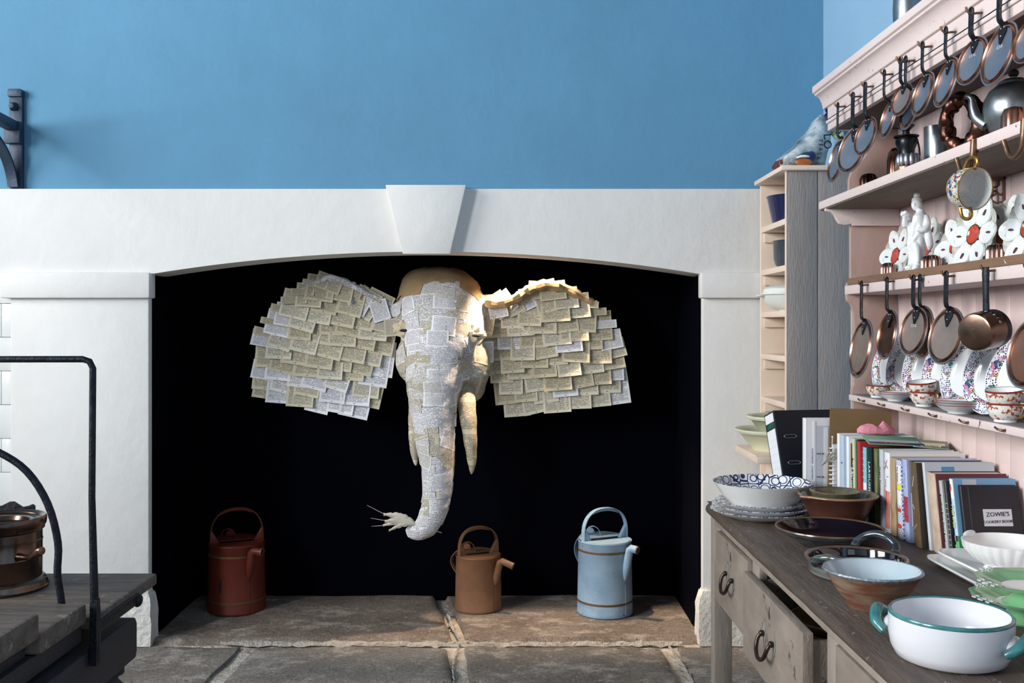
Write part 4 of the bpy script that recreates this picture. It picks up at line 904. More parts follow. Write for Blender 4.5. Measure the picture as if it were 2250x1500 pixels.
# twisted ring mould standing on edge
ring = MB(); nr, nc = 72, 14; rs = []
for q in range(nr+1):
    a_ = 2*PI*q/nr; rr = .0165*(1+.22*abs(math.sin(a_*5)))
    c_ = Vector((0, .046*math.cos(a_), .060*math.sin(a_)))
    e1 = Vector((0, math.cos(a_), math.sin(a_))); e2 = Vector((1, 0, 0))
    rs.append([c_+(e1*math.cos(2*PI*k/nc+a_*2.5)*(1+.25*math.cos(4*PI*k/nc))+e2*math.sin(2*PI*k/nc+a_*2.5))*rr for k in range(nc)])
ring.rings(rs, False, False)
tag(obj('ring_mould', ring, M['copper_dark'], loc=(1.145, 2.525, Z1+.078), rot=(0, R(-6), R(30)), ang=50), 'twisted copper ring mould standing on edge on the top shelf', 'mould', 'moulds on the top shelf')
rb = MB().box(-.02, .02, -.055, .055, 0, .15)
rbo = thing('ribbed_box', 'dark ribbed copper mould behind the twisted ring mould', 'mould', (1.285, 2.62, Z1), 0, 'moulds on the top shelf')
obj('body', rb, M['copper_dark'], rbo, bevel=.004)
for q in range(9): obj('rib', MB().tube([(-.022, -.055, .012+q*.0158), (-.022, .055, .012+q*.0158)], .004, 6), M['copper_dark'], rbo)
tpz = thing('teapot', 'round dull pewter teapot on the top shelf', 'teapot', (1.20, 2.375, Z1))
obj('body', MB().lathe([(0, 0), (.03, 0), (.031, .008), (.036, .014), (.052, .03), (.064, .056), (.068, .082), (.065, .105), (.054, .126), (.038, .139), (.03, .142), (0, .142)], 44), M['pewter'], tpz, ang=60)
obj('lid', MB().lathe([(.036, .139), (.034, .146), (.022, .153), (.006, .156), (.006, .16), (0, .16)], 32), M['pewter'], tpz)
obj('lid_knob', MB().ball((0, 0, .167), .012, 14, 9, 1, 1, .85), M['canin'], tpz)
obj('spout', MB().tube(smoothpath([(-.05, .03, .05), (-.066, .045, .07), (-.073, .052, .098), (-.076, .055, .12), (-.088, .062, .128)], 5), lerps([.017, .0135, .010, .008, .007], 5), 12), M['pewter'], tpz)
obj('handle', MB().tube(smoothpath([(.04, -.045, .12), (.06, -.075, .13), (.07, -.09, .10), (.062, -.075, .06), (.04, -.045, .045)], 5), .0055, 10), M['canin'], tpz)
turned('copper_mould', 'small plain copper mould in front of the pewter teapot', 'mould', 1.112, 2.20, Z1, [(0, 0), (.026, 0), (.026, .03), (.02, .044), (.008, .048), (0, .048)], 'copper', 40, 'moulds on the top shelf', flute(9, .1))
turned('pewter_vase', 'tall hammered grey metal vessel standing on top of the cornice', 'vase', 1.20, 3.0, 2.188, [(0, 0), (.036, 0), (.040, .01), (.044, .06), (.046, .12), (.044, .16), (.042, .16), (.042, .12), (.036, .01), (0, .006)], 'pewter')
# hanging painted cup
t = NT('painted_enamel_flowers'); ov = t.co.outputs['Object']
cell = t.vor(ov, 130, 'F1', 'Color'); cs = t.n('ShaderNodeSeparateColor'); t.l(cell, cs.inputs[0])
colr = t.ramp(cs.outputs[0], [(0, srgb('e4e0d2')), (.34, srgb('93a866')), (.5, srgb('a03a34')), (.62, srgb('e0ddd0')), (.74, srgb('2a3f92')), (.84, srgb('c9a24a')), (.92, srgb('b9c9a6'))], 'CONSTANT')
ed = t.vor(ov, 260, 'DISTANCE_TO_EDGE')
M['enamel'] = t.done(t.mix(t.math('LESS_THAN', ed, .07), colr, srgb('3b3330')), .2, coat=.3)
t = NT('crazed_white_glaze'); ed = t.vor(t.map(t.co.outputs['Object'], (1,1,1), (.3,.1,.2)), 22, 'DISTANCE_TO_EDGE')
M['crazed'] = t.done(t.mix(t.math('MULTIPLY', t.math('LESS_THAN', ed, .014), .3), srgb('dfe4e4'), srgb('6f6a5c')), .15, coat=.3)
M['gilt'] = Mt('rubbed_gilt', '9a7a3e', .3, .8, var=.2, scale=40)
M['china'] = Mt('white_china', 'e4e9ec', .12, var=.02, scale=6, coat=.4)
HC = thing('hanging_cup', 'large painted two-handled china cup hanging from an iron hook', 'cup', (1.052, 2.318, 1.673))
cmx = Matrix.Rotation(R(18), 4, 'Z') @ Matrix.Rotation(R(99), 4, 'X') @ Matrix.Translation((0, 0, -.028))
obj('outside', MB().lathe([(0, 0), (.020, 0), (.022, .004), (.024, .006), (.038, .018), (.046, .034), (.048, .05), (.049, .068)], 40, m=cmx), M['enamel'], HC, ang=60)
obj('inside', MB().lathe([(.0488, .0682), (.047, .0682), (.0455, .05), (.043, .034), (.034, .018), (.02, .010), (0, .009)], 40, m=cmx), M['crazed'], HC, ang=70)
obj('gilt_rim', MB().tube([cmx @ Vector((.0484*math.cos(2*PI*q/40), .0484*math.sin(2*PI*q/40), .0684)) for q in range(41)], .0012, 6), M['gilt'], HC)
for s in (1, -1):
    obj('cup_handle', MB().tube([cmx @ Vector(p) for p in smoothpath([(.0, s*.044, .058), (.0, s*.060, .066), (0, s*.070, .056), (0, s*.066, .038), (0, s*.043, .026)], 5)], .0042, 8), M['gilt'], HC)
# ---------------------------------------------------------------- middle shelf: oyster plates, figurine, moulds
M['oyster'] = Mt('white_oyster_glaze', 'dfe4e4', .14, var=.03, scale=20, coat=.4)
M['seam'] = Mt('grey_green_moulded_ground', '9a9c90', .3, hx2='d3d6d0', scale=60, bump=.004, bscale=90)
M['orange'] = Mt('orange_red_glaze', 'b8432a', .14, var=.06, scale=20, coat=.5)
M['maroon'] = Mt('maroon_brush_mark', '5b2a30', .25, var=.2, scale=80)
op = thing('oyster_plate', 'x', 'plate')
obj('plate_ground', MB().lathe([(0, -.006), (.05, -.006), (.075, .002), (.084, .010), (.08, .011), (.06, .004), (.02, .003), (0, .003)], 48, mod=lambda a, i: 1+(.045*math.cos(6*a) if i > 1 else 0)), M['seam'], op)
def well(a_, rad):
    mb = MB(); rs = []; rot = Matrix.Rotation(a_, 4, 'Z')
    for (f, z) in ((1.06, .006), (1.02, .0105), (.93, .0095), (.7, .0055), (.35, .0035), (.02, .003)):
        rs.append([rot @ Vector((rad+(.035+.003*math.cos(3*q))*f*math.cos(q), .0265*f*(1+.14*math.cos(q))*math.sin(q), z+.010*max(0, math.cos(q))*f*.7)) for q in [2*PI*k/20 for k in range(20)]])
    return mb.rings(rs, True, True)
for k in range(6):
    a_ = 2*PI*(k+.5)/6; wl = obj('well', well(a_, .0565), M['oyster'], op, ang=60)
    obj('brush_mark', MB().prism([(math.cos(a_)*(.060+.008*math.cos(q))-math.sin(a_)*(.0028*math.sin(q)), math.sin(a_)*(.060+.008*math.cos(q))+math.cos(a_)*(.0028*math.sin(q))) for q in [2*PI*j/10 for j in range(10)]], 'z', .0075, .0125), M['maroon'], wl)
obj('centre_cup', MB().lathe([(0, .0065), (.017, .0075), (.0235, .0115), (.024, .0105), (.0245, .003)], 28), M['orange'], op)
obj('cup_ring', MB().tube([(.0245*math.cos(2*PI*q/28), .0245*math.sin(2*PI*q/28), .0112) for q in range(29)], .0012, 6), M['pewter_dark'], op)
def copy_tree(o, parent=None):
    c = o.copy(); C.objects.link(c); c.parent = parent
    for ch_ in list(o.children): copy_tree(ch_, c)
    return c
def lean(x, y, z, yaw, back, roll, sc=1):
    """plate axis +z turned towards the room (-x), leaning back, turned by yaw to the camera"""
    return Matrix.Translation((x, y, z)) @ Matrix.Rotation(R(yaw), 4, 'Z') @ Matrix.Rotation(R(-90+back), 4, 'Y') @ Matrix.Rotation(R(roll), 4, 'Z') @ Matrix.Scale(sc, 4)
oy = [(1974, 567, 1.245, 6, 12, 0, 1.0, 'white oyster plate with orange centre at the bookcase end, beside the figurine'), (2042, 553, 1.288, 4, 14, 20, 1.08, 'white oyster plate standing behind the robed figurine'),
      (2106, 545, 1.258, 6, 14, 8, 1.0, 'white oyster plate half hidden by the one in front of it'), (2147, 517, 1.212, 8, 12, 0, 1.06, 'white oyster plate with orange centre under the hanging cup'),
      (2213, 520, 1.262, 4, 12, 10, 1.08, 'white oyster plate with orange centre past the fretwork bracket'), (2268, 512, 1.20, 10, 12, 0, 1.0, 'white oyster plate furthest from the bookcase')]
for i, (px_, py_, x_, yw, bk, rl, s_, lb) in enumerate(oy):
    o = op if i == 0 else copy_tree(op); d_ = dep(px_, x_); o.matrix_world = lean(x_, d_, max(fz(py_, d_), Z2+.083*s_), yw, bk, rl, s_); tag(o, lb, 'plate', 'oyster plates on the middle shelf')
M['copper_bright'] = Mt('pinkish_polished_copper', 'b08a7c', .22, 1, var=.15, scale=12)
# robed figurine
fg = MB()
prof = [(.0, .030, .028), (.012, .030, .028), (.016, .026, .024), (.05, .022, .022), (.075, .027, .024), (.10, .028, .024), (.118, .024, .021), (.135, .026, .020), (.150, .025, .018), (.160, .015, .012), (.170, .0095, .0095)]
prof = [(-.024, .034, .032), (-.006, .036, .034)]+prof
rs = []
for (z, a_, b_) in prof:
    sw = .006*math.sin(z*30)
    rs.append([Vector((a_*math.cos(q)*(1+.10*math.sin(7*q+z*55)*(z < .12)), sw+b_*math.sin(q)*(1+.10*math.sin(7*q+z*55)*(z < .12)), z)) for q in [2*PI*k/40 for k in range(40)]])
fg.rings(rs)
fg.ball((-.002, .004, .184), .0165, 18, 12, .92, .9, 1.12); fg.ball((-.017, .002, .182), .0035, 8, 6, 1, .8, 1.5); fg.ball((.002, .006, .196), .0145, 14, 8, 1, 1, .8); fg.ball((.002, .006, .210), .009, 12, 8)
fg.tube(smoothpath([(0, -.02, .150), (-.006, -.030, .125), (-.02, -.028, .110), (-.03, -.012, .112)], 4), lerps([.009, .010, .009, .006], 4), 10)
fg.tube(smoothpath([(0, .024, .150), (-.008, .032, .130), (-.022, .028, .128), (-.030, .024, .146)], 4), lerps([.009, .010, .009, .006], 4), 10)
for k in range(6): fg.ball((-.030+.006*math.cos(k*1.3), .024+.007*math.sin(k*1.3), .156+.004*(k % 2)), .0065, 10, 6)
fg.ball((-.030, .024, .149), .007, 10, 6)
fg.tube(smoothpath([(-.012, .022, .135), (-.016, .010, .09), (-.02, -.006, .06), (-.022, -.012, .02)], 4), lerps([.006, .009, .010, .005], 4), 10)
fg.tube(smoothpath([(-.016, -.022, .118), (-.022, .0, .085), (-.016, .024, .060)], 4), lerps([.006, .007, .004], 4), 8)
fg.tube(smoothpath([(0, -.028, .12), (-.008, -.034, .09), (-.004, -.036, .068), (.004, -.030, .055)], 4), lerps([.007, .011, .010, .004], 4), 10)
for k in range(9): a_ = 2*PI*k/9; fg.ball((.030*math.cos(a_), .028*math.sin(a_), .006), .009, 10, 6, 1, 1, .8)
tmp = bpy.data.objects.new('tmp', mesh_of('tmp', fg)); C.objects.link(tmp)
rm = tmp.modifiers.new('r', 'REMESH'); rm.mode = 'VOXEL'; rm.voxel_size = .0016
bpy.context.view_layer.update(); me = bpy.data.meshes.new_from_object(tmp.evaluated_get(bpy.context.evaluated_depsgraph_get())); bpy.data.objects.remove(tmp)
me.name = 'figurine'; me.materials.clear(); me.materials.append(M['china']); me.shade_smooth()
fo = link('figurine', me, None, (1.214, dep(2018, 1.214), Z2+.0262), (0, 0, R(38))); fo.scale = (1.06,)*3
tag(fo, 'white porcelain figurine of a robed standing figure holding a flower', 'figurine')
for i, (px_, x_, r_, lb) in enumerate(((1952, 1.205, .022, 'tiny fluted copper mould at the bookcase end of the middle shelf'), (2046, 1.198, .027, 'tiny fluted copper mould beside the robed figurine'), (2192, 1.198, .026, 'tiny fluted copper mould below the fretwork bracket'))):
    turned('tartlet_mould', lb, 'mould', x_, dep(px_, x_), Z2, [(0, 0), (r_*.9, 0), (r_, .010), (r_*1.0, .044), (r_*.8, .056), (r_*.4, .061), (0, .060)], 'copper_bright', 72, 'tiny moulds on the middle shelf', flute(14, .22), 70)
# ---------------------------------------------------------------- lowest shelf: pierced plates, cups, saucers
def rim_mat(name, dark):
    t = NT(name); ov = t.co.outputs['Object']
    c1 = t.vor(ov, 95, 'F1', 'Color'); s1 = t.n('ShaderNodeSeparateColor'); t.l(c1, s1.inputs[0])
    col = t.ramp(s1.outputs[1], [(0, srgb('dfe3ea')), (.45, srgb('b9a6c6')), (.56, srgb('9fc0cf')), (.66, srgb('e6e6ea')), (.78, srgb('c48aa6')), (.85, srgb('c9b46a')), (.90, srgb('46507f')), (.95, srgb('5d8566'))], 'CONSTANT')
    ho = t.vor(ov, 165, 'F1', rand=.55)
    return t.done(t.mix(t.math('LESS_THAN', ho, .40 if dark else .36), col, srgb('1c1a26')), .2, coat=.3)
M['pierced'] = rim_mat('pierced_flowered_china_rim', False)
M['posy_a'] = Mt('painted_purple_flowers', '5a3b86', .3, hx2='7b5aa8', scale=60)
M['posy_b'] = Mt('painted_crimson_berries', '8f2552', .3, hx2='a64466', scale=60)
M['posy_c'] = Mt('painted_green_leaves', '4f6f50', .3, hx2='7b9a6a', scale=60)
pp = thing('pierced_plate', 'x', 'plate')
lob = lambda a, i: 1+.028*abs(math.sin(4*a))+.018*math.cos(8*a)
obj('well', MB().lathe([(0, .004), (.045, .004), (.058, .010), (.068, .013), (.068, .010), (.045, -.001), (0, -.001)], 48), M['china'], pp, ang=60)
obj('pierced_rim', MB().lathe([(.067, .0125), (.085, .0165), (.101, .019), (.101, .0165), (.085, .013), (.067, .0095)], 96, mod=lob), M['pierced'], pp, ang=60)
obj('rim_edge', MB().tube([(.101*lob(a_, 0)*math.cos(a_), .101*lob(a_, 0)*math.sin(a_), .0185) for a_ in [2*PI*q/96 for q in range(97)]], .0016, 6), M['china'], pp)
def spray(o, cx_, cy_, mats, n, s_):
    for k in range(n):
        a_ = k*2.4; q = s_*.35*math.sqrt(k); obj('painted_flower', MB().lathe([(0, .0052), (s_*.32, .0049), (s_*.34, .0038)], 10, (cx_+q*math.cos(a_), cy_+q*math.sin(a_), 0)), M[mats[k % len(mats)]], o)
spray(pp, -.005, .012, ['posy_b', 'posy_c'], 4, .012); spray(pp, -.03, -.02, ['posy_c', 'posy_a'], 5, .010)
pl_ = [(1966, 1.285, 10, 14, 0), (2003, 1.285, 14, 14, 40), (2044, 1.280, 16, 14, 75), (2090, 1.272, 14, 14, 15), (2134, 1.270, 14, 14, 100), (2190, 1.262, 14, 14, 50), (2246, 1.262, 14, 14, 10)]
for i, (px_, x_, yw, bk, rl) in enumerate(pl_):
    o = pp if i == 0 else copy_tree(pp); o.matrix_world = lean(x_, dep(px_, x_), Z3+.102, yw, bk, rl, 1)
    tag(o, 'flower-painted plate with pierced rim on the lowest shelf, %s from the bookcase' % ORD[i], 'plate', 'pierced plates along the lowest shelf')
    if i == 5: spray(o, -.01, .01, ['posy_a', 'posy_a', 'posy_c'], 9, .016)
def imari(name, lo, hi):
    t = NT(name); ov = t.co.outputs['Object']
    f = t.noise(t.map(ov, (1, 1, 1)), 95, 3, .7); g = t.noise(t.map(ov, (1,1,1), (3, 2, 1)), 60, 4, .75)
    col = t.mix(t.math('GREATER_THAN', f, lo), srgb('e3e1dc'), srgb('9c4a2e')); col = t.mix(t.math('GREATER_THAN', g, hi), col, srgb('b48c4e'))
    return t.done(col, .16, coat=.35)
M['imari'] = imari('rust_flowered_china', .555, .68); M['rustband'] = Mt('rust_red_band', '7d2f22', .2, var=.1, scale=30)
def cup(label, x, y, z, r, rotz, group, tilt=0):
    c = thing('tea_cup', label, 'tea cup', (x, y, z), 0, group, (R(tilt), 0, R(rotz)))
    obj('cup_outside', MB().lathe([(r*.62, .006), (r*.82, .014), (r*.96, .028), (r*1.0, r*1.06)], 36), M['imari'], c, ang=60)
    obj('foot', MB().lathe([(0, 0), (r*.6, 0), (r*.6, .006), (r*.64, .007)], 30), M['china'], c)
    obj('cup_inside', MB().lathe([(r*1.0, r*1.06+.0003), (r*.955, r*1.06), (r*.92, .03), (r*.6, .012), (0, .010)], 36), M['china'], c, ang=60)
    obj('rim_band', MB().lathe([(r*.958, r*1.06-.0025), (r*.955, r*1.06+.0004), (r*.975, r*1.06+.001), (r*1.004, r*1.06+.0004), (r*1.002, r*1.06-.0035)], 36), M['rustband'], c)
    obj('cup_handle', MB().tube(smoothpath([(r*.98, 0, r*.92), (r*1.3, 0, r*.92), (r*1.38, 0, r*.62), (r*1.18, 0, r*.34), (r*.92, 0, r*.3)], 4), .0026, 8), M['gilt'], c)
    return c
def saucer(label, x, y, z, r, group):
    c = thing('saucer', label, 'saucer', (x, y, z), 0, group)
    obj('dish', MB().lathe([(0, .0), (r*.5, 0), (r*.52, .004), (r*.75, .010), (r*.97, .020), (r, .021), (r*.97, .0225), (r*.6, .009), (0, .006)], 44), M['china'], c, ang=50)
    obj('painted_band', MB().lathe([(r*.93, .0207), (r*.97, .0229), (r*1.003, .0213)], 44), M['rustband'], c)
    return c
gc = 'rust flowered cups on the lowest shelf'; gs = 'saucers on the lowest shelf'
cup('rust flowered tea cup standing alone at the bookcase end', 1.203, 3.26, Z3, .038, -60, gc)
for k in range(2): saucer('rust rimmed saucer near the single cup, %s of its pair' % ('lower', 'upper')[k], 1.203, 3.105+.002*k, Z3+.0065*k, .052, gs)
cup('lower tea cup of the stacked pair between the saucers', 1.203, 2.896, Z3, .040, -70, gc)
cup('upper tilted tea cup of the stacked pair between the saucers', 1.203, 2.899, Z3+.030, .0395, 120, gc, -9)
for k in range(3): saucer('wider rust rimmed saucer stack past the paired cups, %s one' % ('bottom', 'middle', 'top')[k], 1.200, 2.66+.002*k, Z3+.0065*k, .059, gs)
cup('bottom tea cup of the stacked pair furthest from the bookcase', 1.203, 2.422, Z3, .0425, -70, gc)
cup('top tea cup of the stacked pair furthest from the bookcase', 1.203, 2.424, Z3+.0335, .042, -50, gc, 7)
# ---------------------------------------------------------------- crockery in the bookcase
M['navy'] = Mt('navy_enamel', '1c2550', .22, var=.15, scale=5, coat=.3)
M['slate'] = Mt('slate_blue_enamel', '39434f', .3, var=.15, scale=6, coat=.2)
M['whitew'] = Mt('off_white_enamel', 'dfe4e0', .25, var=.03, scale=6, coat=.2)
M['sage'] = Mt('pale_green_glaze', 'd0d4b6', .3, hx2='dadec6', scale=5, coat=.2)
BYC = 4.07
turned('bucket_pot', 'dark navy enamel pot on the topmost bookcase shelf', 'pot', 1.155, BYC, SHZ[0], [(0, 0), (.078, 0), (.084, .006), (.104, .104), (.108, .108), (.104, .110), (.098, .102), (.078, .01), (0, .008)], 'navy', 44)
turned('round_pot', 'dark slate enamel pot on the second bookcase shelf', 'pot', 1.17, BYC, SHZ[1], [(0, 0), (.07, 0), (.085, .012), (.092, .035), (.094, .104), (.098, .108), (.094, .110), (.090, .10), (.084, .03), (0, .01)], 'slate', 44)
cv_ = thing('covered_dish', 'white lidded casserole dish on the third bookcase shelf', 'casserole', (1.158, BYC, SHZ[2]))
obj('dish', MB().lathe([(0, 0), (.06, 0), (.062, .006), (.09, .012), (.115, .035), (.128, .064), (.133, .066), (.128, .068), (.11, .04), (0, .012)], 44), M['whitew'], cv_)
obj('lid', MB().lathe([(.133, .068), (.132, .072), (.126, .074), (.12, .092), (.095, .106), (.03, .112), (0, .112)], 44), M['whitew'], cv_)
for s in (-1, 1): obj('lug_handle', MB().ball((s*.138, 0, .063), .016, 14, 8, 1.2, 1.6, .4), M['whitew'], cv_)
def gbowl(label, x, y, z, r, h):
    return turned('mixing_bowl', label, 'bowl', x, y, z, [(0, 0), (r*.55, 0), (r*.57, .006), (r*.88, h-.014), (r*.97, h-.012), (r*1.0, h-.004), (r*.97, h+.002), (r*.90, h), (r*.84, h-.012), (r*.53, .012), (0, .008)], 'sage', 52, 'pale green bowls on the bookcase ledge')
gbowl('pale green mixing bowl on the bookcase ledge, holding a smaller one', 1.085, 4.062, .849, .172, .085)
gbowl('smaller pale green mixing bowl nested in the larger one on the ledge', 1.112, 4.062, .905, .150, .082)
# ---------------------------------------------------------------- crumpled printed bag on the bookcase
def bag_mat():
    t = NT('silvery_printed_plastic'); o = t.co.outputs['Object']
    f = t.noise(t.map(o, (1, 1, 1), (2, 5, 1)), 13, 3, .6)
    col = t.ramp(f, [(.3, srgb('3c4d59')), (.48, srgb('97a6ae')), (.62, srgb('cfd6da')), (.72, srgb('8d9aa6'))])  # darkest stop puts the shading of the folds into the colour
    t.bump(t.noise(o, 30, 5, .6), .01)
    return t.done(col, .25, coat=.3)
M['bag'] = bag_mat()
M['teal'] = Mt('teal_print', '17504e', .3, hx2='1b3a44', scale=20); M['navyprint'] = Mt('navy_print', '1a2038', .3, hx2='2c3c7a', scale=30); M['orangeprint'] = Mt('orange_print', 'b0602e', .3, var=.2, scale=30)
M['plum'] = Mt('plum_print', '7c2148', .3, hx2='a03a5e', scale=25); M['leafprint'] = Mt('leaf_green_print', '8fae74', .3, hx2='c9d8b0', scale=25); M['rustprint'] = Mt('rust_print', '5e2214', .4, var=.2, scale=20)
M['blackink'] = Mt('black_ink', '15171c', .5, var=.1); M['whiteink'] = Mt('white_print', 'e8ecec', .4, var=.02)
BG = thing('printed_bag', 'crumpled silvery printed plastic bag lying on top of the bookcase', 'bag', (1.18, 3.98, 1.976))
def crumple(mb, a, f, seed): mb.v = [tuple(Vector(p)+Vector((noise.noise(Vector(p)*f+Vector((seed, 0, 0))), noise.noise(Vector(p)*f+Vector((0, seed, 0))), noise.noise(Vector(p)*f+Vector((0, 0, seed)))))*a) for p in mb.v]; return mb
def bagloft(st, n=28, p=.75):
    mb = MB(); rs = []
    for (cx_, cy_, cz_, rx_, ry_, rz_) in st:
        rs.append([Vector((cx_+0*rx_, cy_+ry_*math.copysign(abs(math.cos(q))**p, math.cos(q)), cz_+rz_*math.copysign(abs(math.sin(q))**p, math.sin(q)))) for q in [2*PI*k/n for k in range(n)]])
    return mb.rings(rs)
body_ = bagloft([(-.108, .0, .022, 0, .08, .020), (-.10, 0, .026, 0, .095, .025), (-.07, 0, .040, 0, .10, .039), (-.035, 0, .058, 0, .10, .057), (0, 0, .078, 0, .10, .077), (.03, .005, .098, 0, .095, .097), (.06, .01, .112, 0, .085, .110), (.08, .01, .135, 0, .06, .085), (.092, .01, .165, 0, .035, .05), (.10, .01, .185, 0, .02, .02)])
obj('body', crumple(body_, .010, 16, 2), M['bag'], BG, ang=40)
obj('torn_mouth', crumple(bagloft([(-.116, .0, .024, 0, .075, .012), (-.106, 0, .026, 0, .085, .018)]), .004, 30, 4), M['rustprint'], BG, ang=40)
def flake(c_, w_, h_, mat, seed, rz=0):
    mb = MB(); n = 6; vs = [(w_*(i/n-.5), -.004*math.sin(i*2.1+seed)-.006*math.cos(j*1.7+seed), h_*(j/n-.5)*(1-.3*abs(i/n-.5))) for j in range(n+1) for i in range(n+1)]
    vs += [(v_[0], v_[1]+.004, v_[2]) for v_ in vs]; m_ = (n+1)**2
    fs = [(j*(n+1)+i, j*(n+1)+i+1, (j+1)*(n+1)+i+1, (j+1)*(n+1)+i) for j in range(n) for i in range(n)]; fs += [tuple(q+m_ for q in f[::-1]) for f in fs]
    bd = [i for i in range(n+1)]+[j*(n+1)+n for j in range(1, n+1)]+[n*(n+1)+i for i in range(n-1, -1, -1)]+[j*(n+1) for j in range(n-1, 0, -1)]
    fs += [(bd[k], bd[(k+1) % len(bd)], bd[(k+1) % len(bd)]+m_, bd[k]+m_) for k in range(len(bd))]
    mb.add(vs, fs); crumple(mb, .012, 26, seed); mb.xf(Matrix.Translation(c_) @ Matrix.Rotation(rz, 4, 'Y')); return obj('crumpled_fold', mb, mat, BG, ang=30)
flake((.094, -.02, .21), .05, .075, M['navyprint'], 1, .3); flake((.105, -.012, .228), .02, .04, M['orangeprint'], 2, .6); flake((.077, -.01, .212), .026, .024, M['orangeprint'], 3, -.4); flake((.10, -.03, .185), .045, .04, M['plum'], 4, .2)
flake((.112, -.045, .145), .04, .06, M['leafprint'], 5, -.3); flake((.118, -.04, .165), .03, .05, M['navyprint'], 6, .5); flake((-.075, -.075, .035), .05, .022, M['navyprint'], 7, -.6); flake((-.10, -.06, .012), .04, .02, M['whiteink'], 8)
dk = obj('printed_duck', crumple(MB().ball((-.03, -.092, .036), .036, 20, 10, 1.0, .28, .78), .004, 30, 9), M['teal'], BG, label='teal duck printed on the bag')
obj('duck_breast', MB().ball((-.036, -.099, .016), .028, 16, 8, 1.2, .22, .55), M['orangeprint'], dk); obj('duck_wing', MB().ball((-.008, -.099, .040), .018, 16, 8, 1, .25, 1.05), M['navyprint'], dk); obj('duck_cheek', MB().tube(smoothpath([(-.066, -.098, .032), (-.05, -.103, .038), (-.03, -.105, .038), (-.016, -.105, .037)], 4), lerps([.003, .0055, .005, .002], 4), 8), M['whiteink'], dk)
for j, ch_ in enumerate('TEALRI'):
    text(ch_, .022, M['blackink'], BG, frame((.024-.002*j+.004*math.sin(j), -.1115+.003*(j > 3), .098-.0172*j), (-.1+.05*j, 0, -1), (1, 0, -.1+.05*j)), 'lettering', .0015)
for j, ch_ in enumerate('LO'):
    text(ch_, .045, M['blackink'], BG, frame((.052, -.106, .115-.032*j), (.1, 0, -1), (1, 0, .1)), 'lettering', .002)
# ---------------------------------------------------------------- things on the table (top at .75)
ZT = .7505
t = NT('blue_ring_pattern'); o_ = t.co.outputs['Object']
mp = t.map(o_, (32, 20, 32)); ed = t.vor(mp, 1, 'DISTANCE_TO_EDGE', rand=.28); df = t.vor(mp, 1, 'F1', rand=.28)
ln_ = t.math('LESS_THAN', t.math('ABSOLUTE', t.math('SUBTRACT', df, .43)), .045)
M['rings'] = t.done(t.mix(t.math('MAXIMUM', ln_, t.math('LESS_THAN', ed, .045)), srgb('e2e6ea'), srgb('27315c')), .15, coat=.3)
M['whitebowl'] = Mt('matt_white_glaze', 'e6e8e6', .25, var=.03, scale=6, coat=.15)
px0, py0 = .79, 3.145
for k, (r_, z_, lb) in enumerate(((.158, 0, 'bottom plate of the blue patterned stack at the far table end'), (.157, .014, 'second plate of the blue patterned stack, under a smaller plate'), (.140, .026, 'smaller blue patterned plate directly under the big patterned bowl'))):
    p_ = thing('dinner_plate', lb, 'plate', (px0+(0, .004, -.002)[k], py0, ZT+z_), 0, 'blue patterned plates in the stack')
    obj('underside', MB().lathe([(0, .0), (r_*.58, 0), (r_*.6, .004), (r_*.8, .010), (r_*.98, .024), (r_, .026)], 56), M['whitebowl'], p_, ang=60)
    obj('upper_face', MB().lathe([(r_, .0262), (r_*.98, .0275), (r_*.76, .012), (r_*.55, .007), (0, .007)], 56), M['rings'], p_, ang=60)
bo = thing('patterned_bowl', 'big white bowl with blue ring pattern inside, on top of the plate stack', 'bowl', (px0+.004, py0-.006, ZT+.034))
obj('outside', MB().lathe([(0, 0), (.088, 0), (.092, .004), (.125, .036), (.152, .076), (.154, .079)], 60), M['whitebowl'], bo, ang=60)
obj('inside', MB().lathe([(.1542, .0792), (.151, .080), (.136, .058), (.11, .032), (.08, .018), (0, .016)], 60), M['rings'], bo, ang=60)
M['browng'] = Mt('iron_brown_stoneware', '45281f', .34, hx2='58362a', scale=12, bump=.001, bscale=60, coat=.15)
M['olive'] = Mt('olive_speckled_glaze', '4b4a3c', .2, hx2='6a6650', scale=50, coat=.4)
M['tan'] = Mt('tan_glaze_rim', '8a6b52', .3, var=.2, scale=30, coat=.2)
bw = thing('pouring_bowl', 'brown stoneware bowl with a pouring lip, in front of the cookery books', 'bowl', (.975, 2.968, ZT), R(200))
def lip(a, i):
    if i < 3: return 1
    q = max(0, 1-abs(((a+PI) % (2*PI))-PI)/.2); return 1+.16*q*q*(3-2*q)*(1 if i < 8 else .95)
obj('outside', MB().lathe([(0, 0), (.062, 0), (.066, .006), (.092, .058), (.106, .090), (.112, .094), (.116, .100), (.113, .104)], 64, mod=lip), M['browng'], bw, ang=60)
obj('rim', MB().lathe([(.116, .0995), (.1165, .1025), (.113, .1055), (.108, .104)], 64, mod=lambda a, i: lip(a, 4)), M['tan'], bw, ang=60)
obj('inside', MB().lathe([(.1095, .1045), (.104, .096), (.088, .058), (.062, .012), (0, .010)], 64, mod=lambda a, i: lip(a, 4) if i < 2 else 1), M['olive'], bw, ang=60)
sbw = thing('small_bowl', 'small olive glazed bowl nested inside the brown pouring bowl', 'bowl', (.966, 2.965, ZT+.055))
obj('outside', MB().lathe([(0, 0), (.03, 0), (.05, .014), (.068, .046), (.072, .056)], 44), M['olive'], sbw); obj('inside', MB().lathe([(.0715, .0565), (.066, .052), (.046, .018), (0, .008)], 44), M['olive'], sbw); obj('rim', MB().lathe([(.072, .0555), (.0735, .058), (.070, .0585)], 44), M['tan'], sbw)
t = NT('blue_black_streaked_glaze'); o_ = t.co.outputs['Object']
f = t.noise(t.map(o_, (1, 1, 9)), 16, 4, .6)
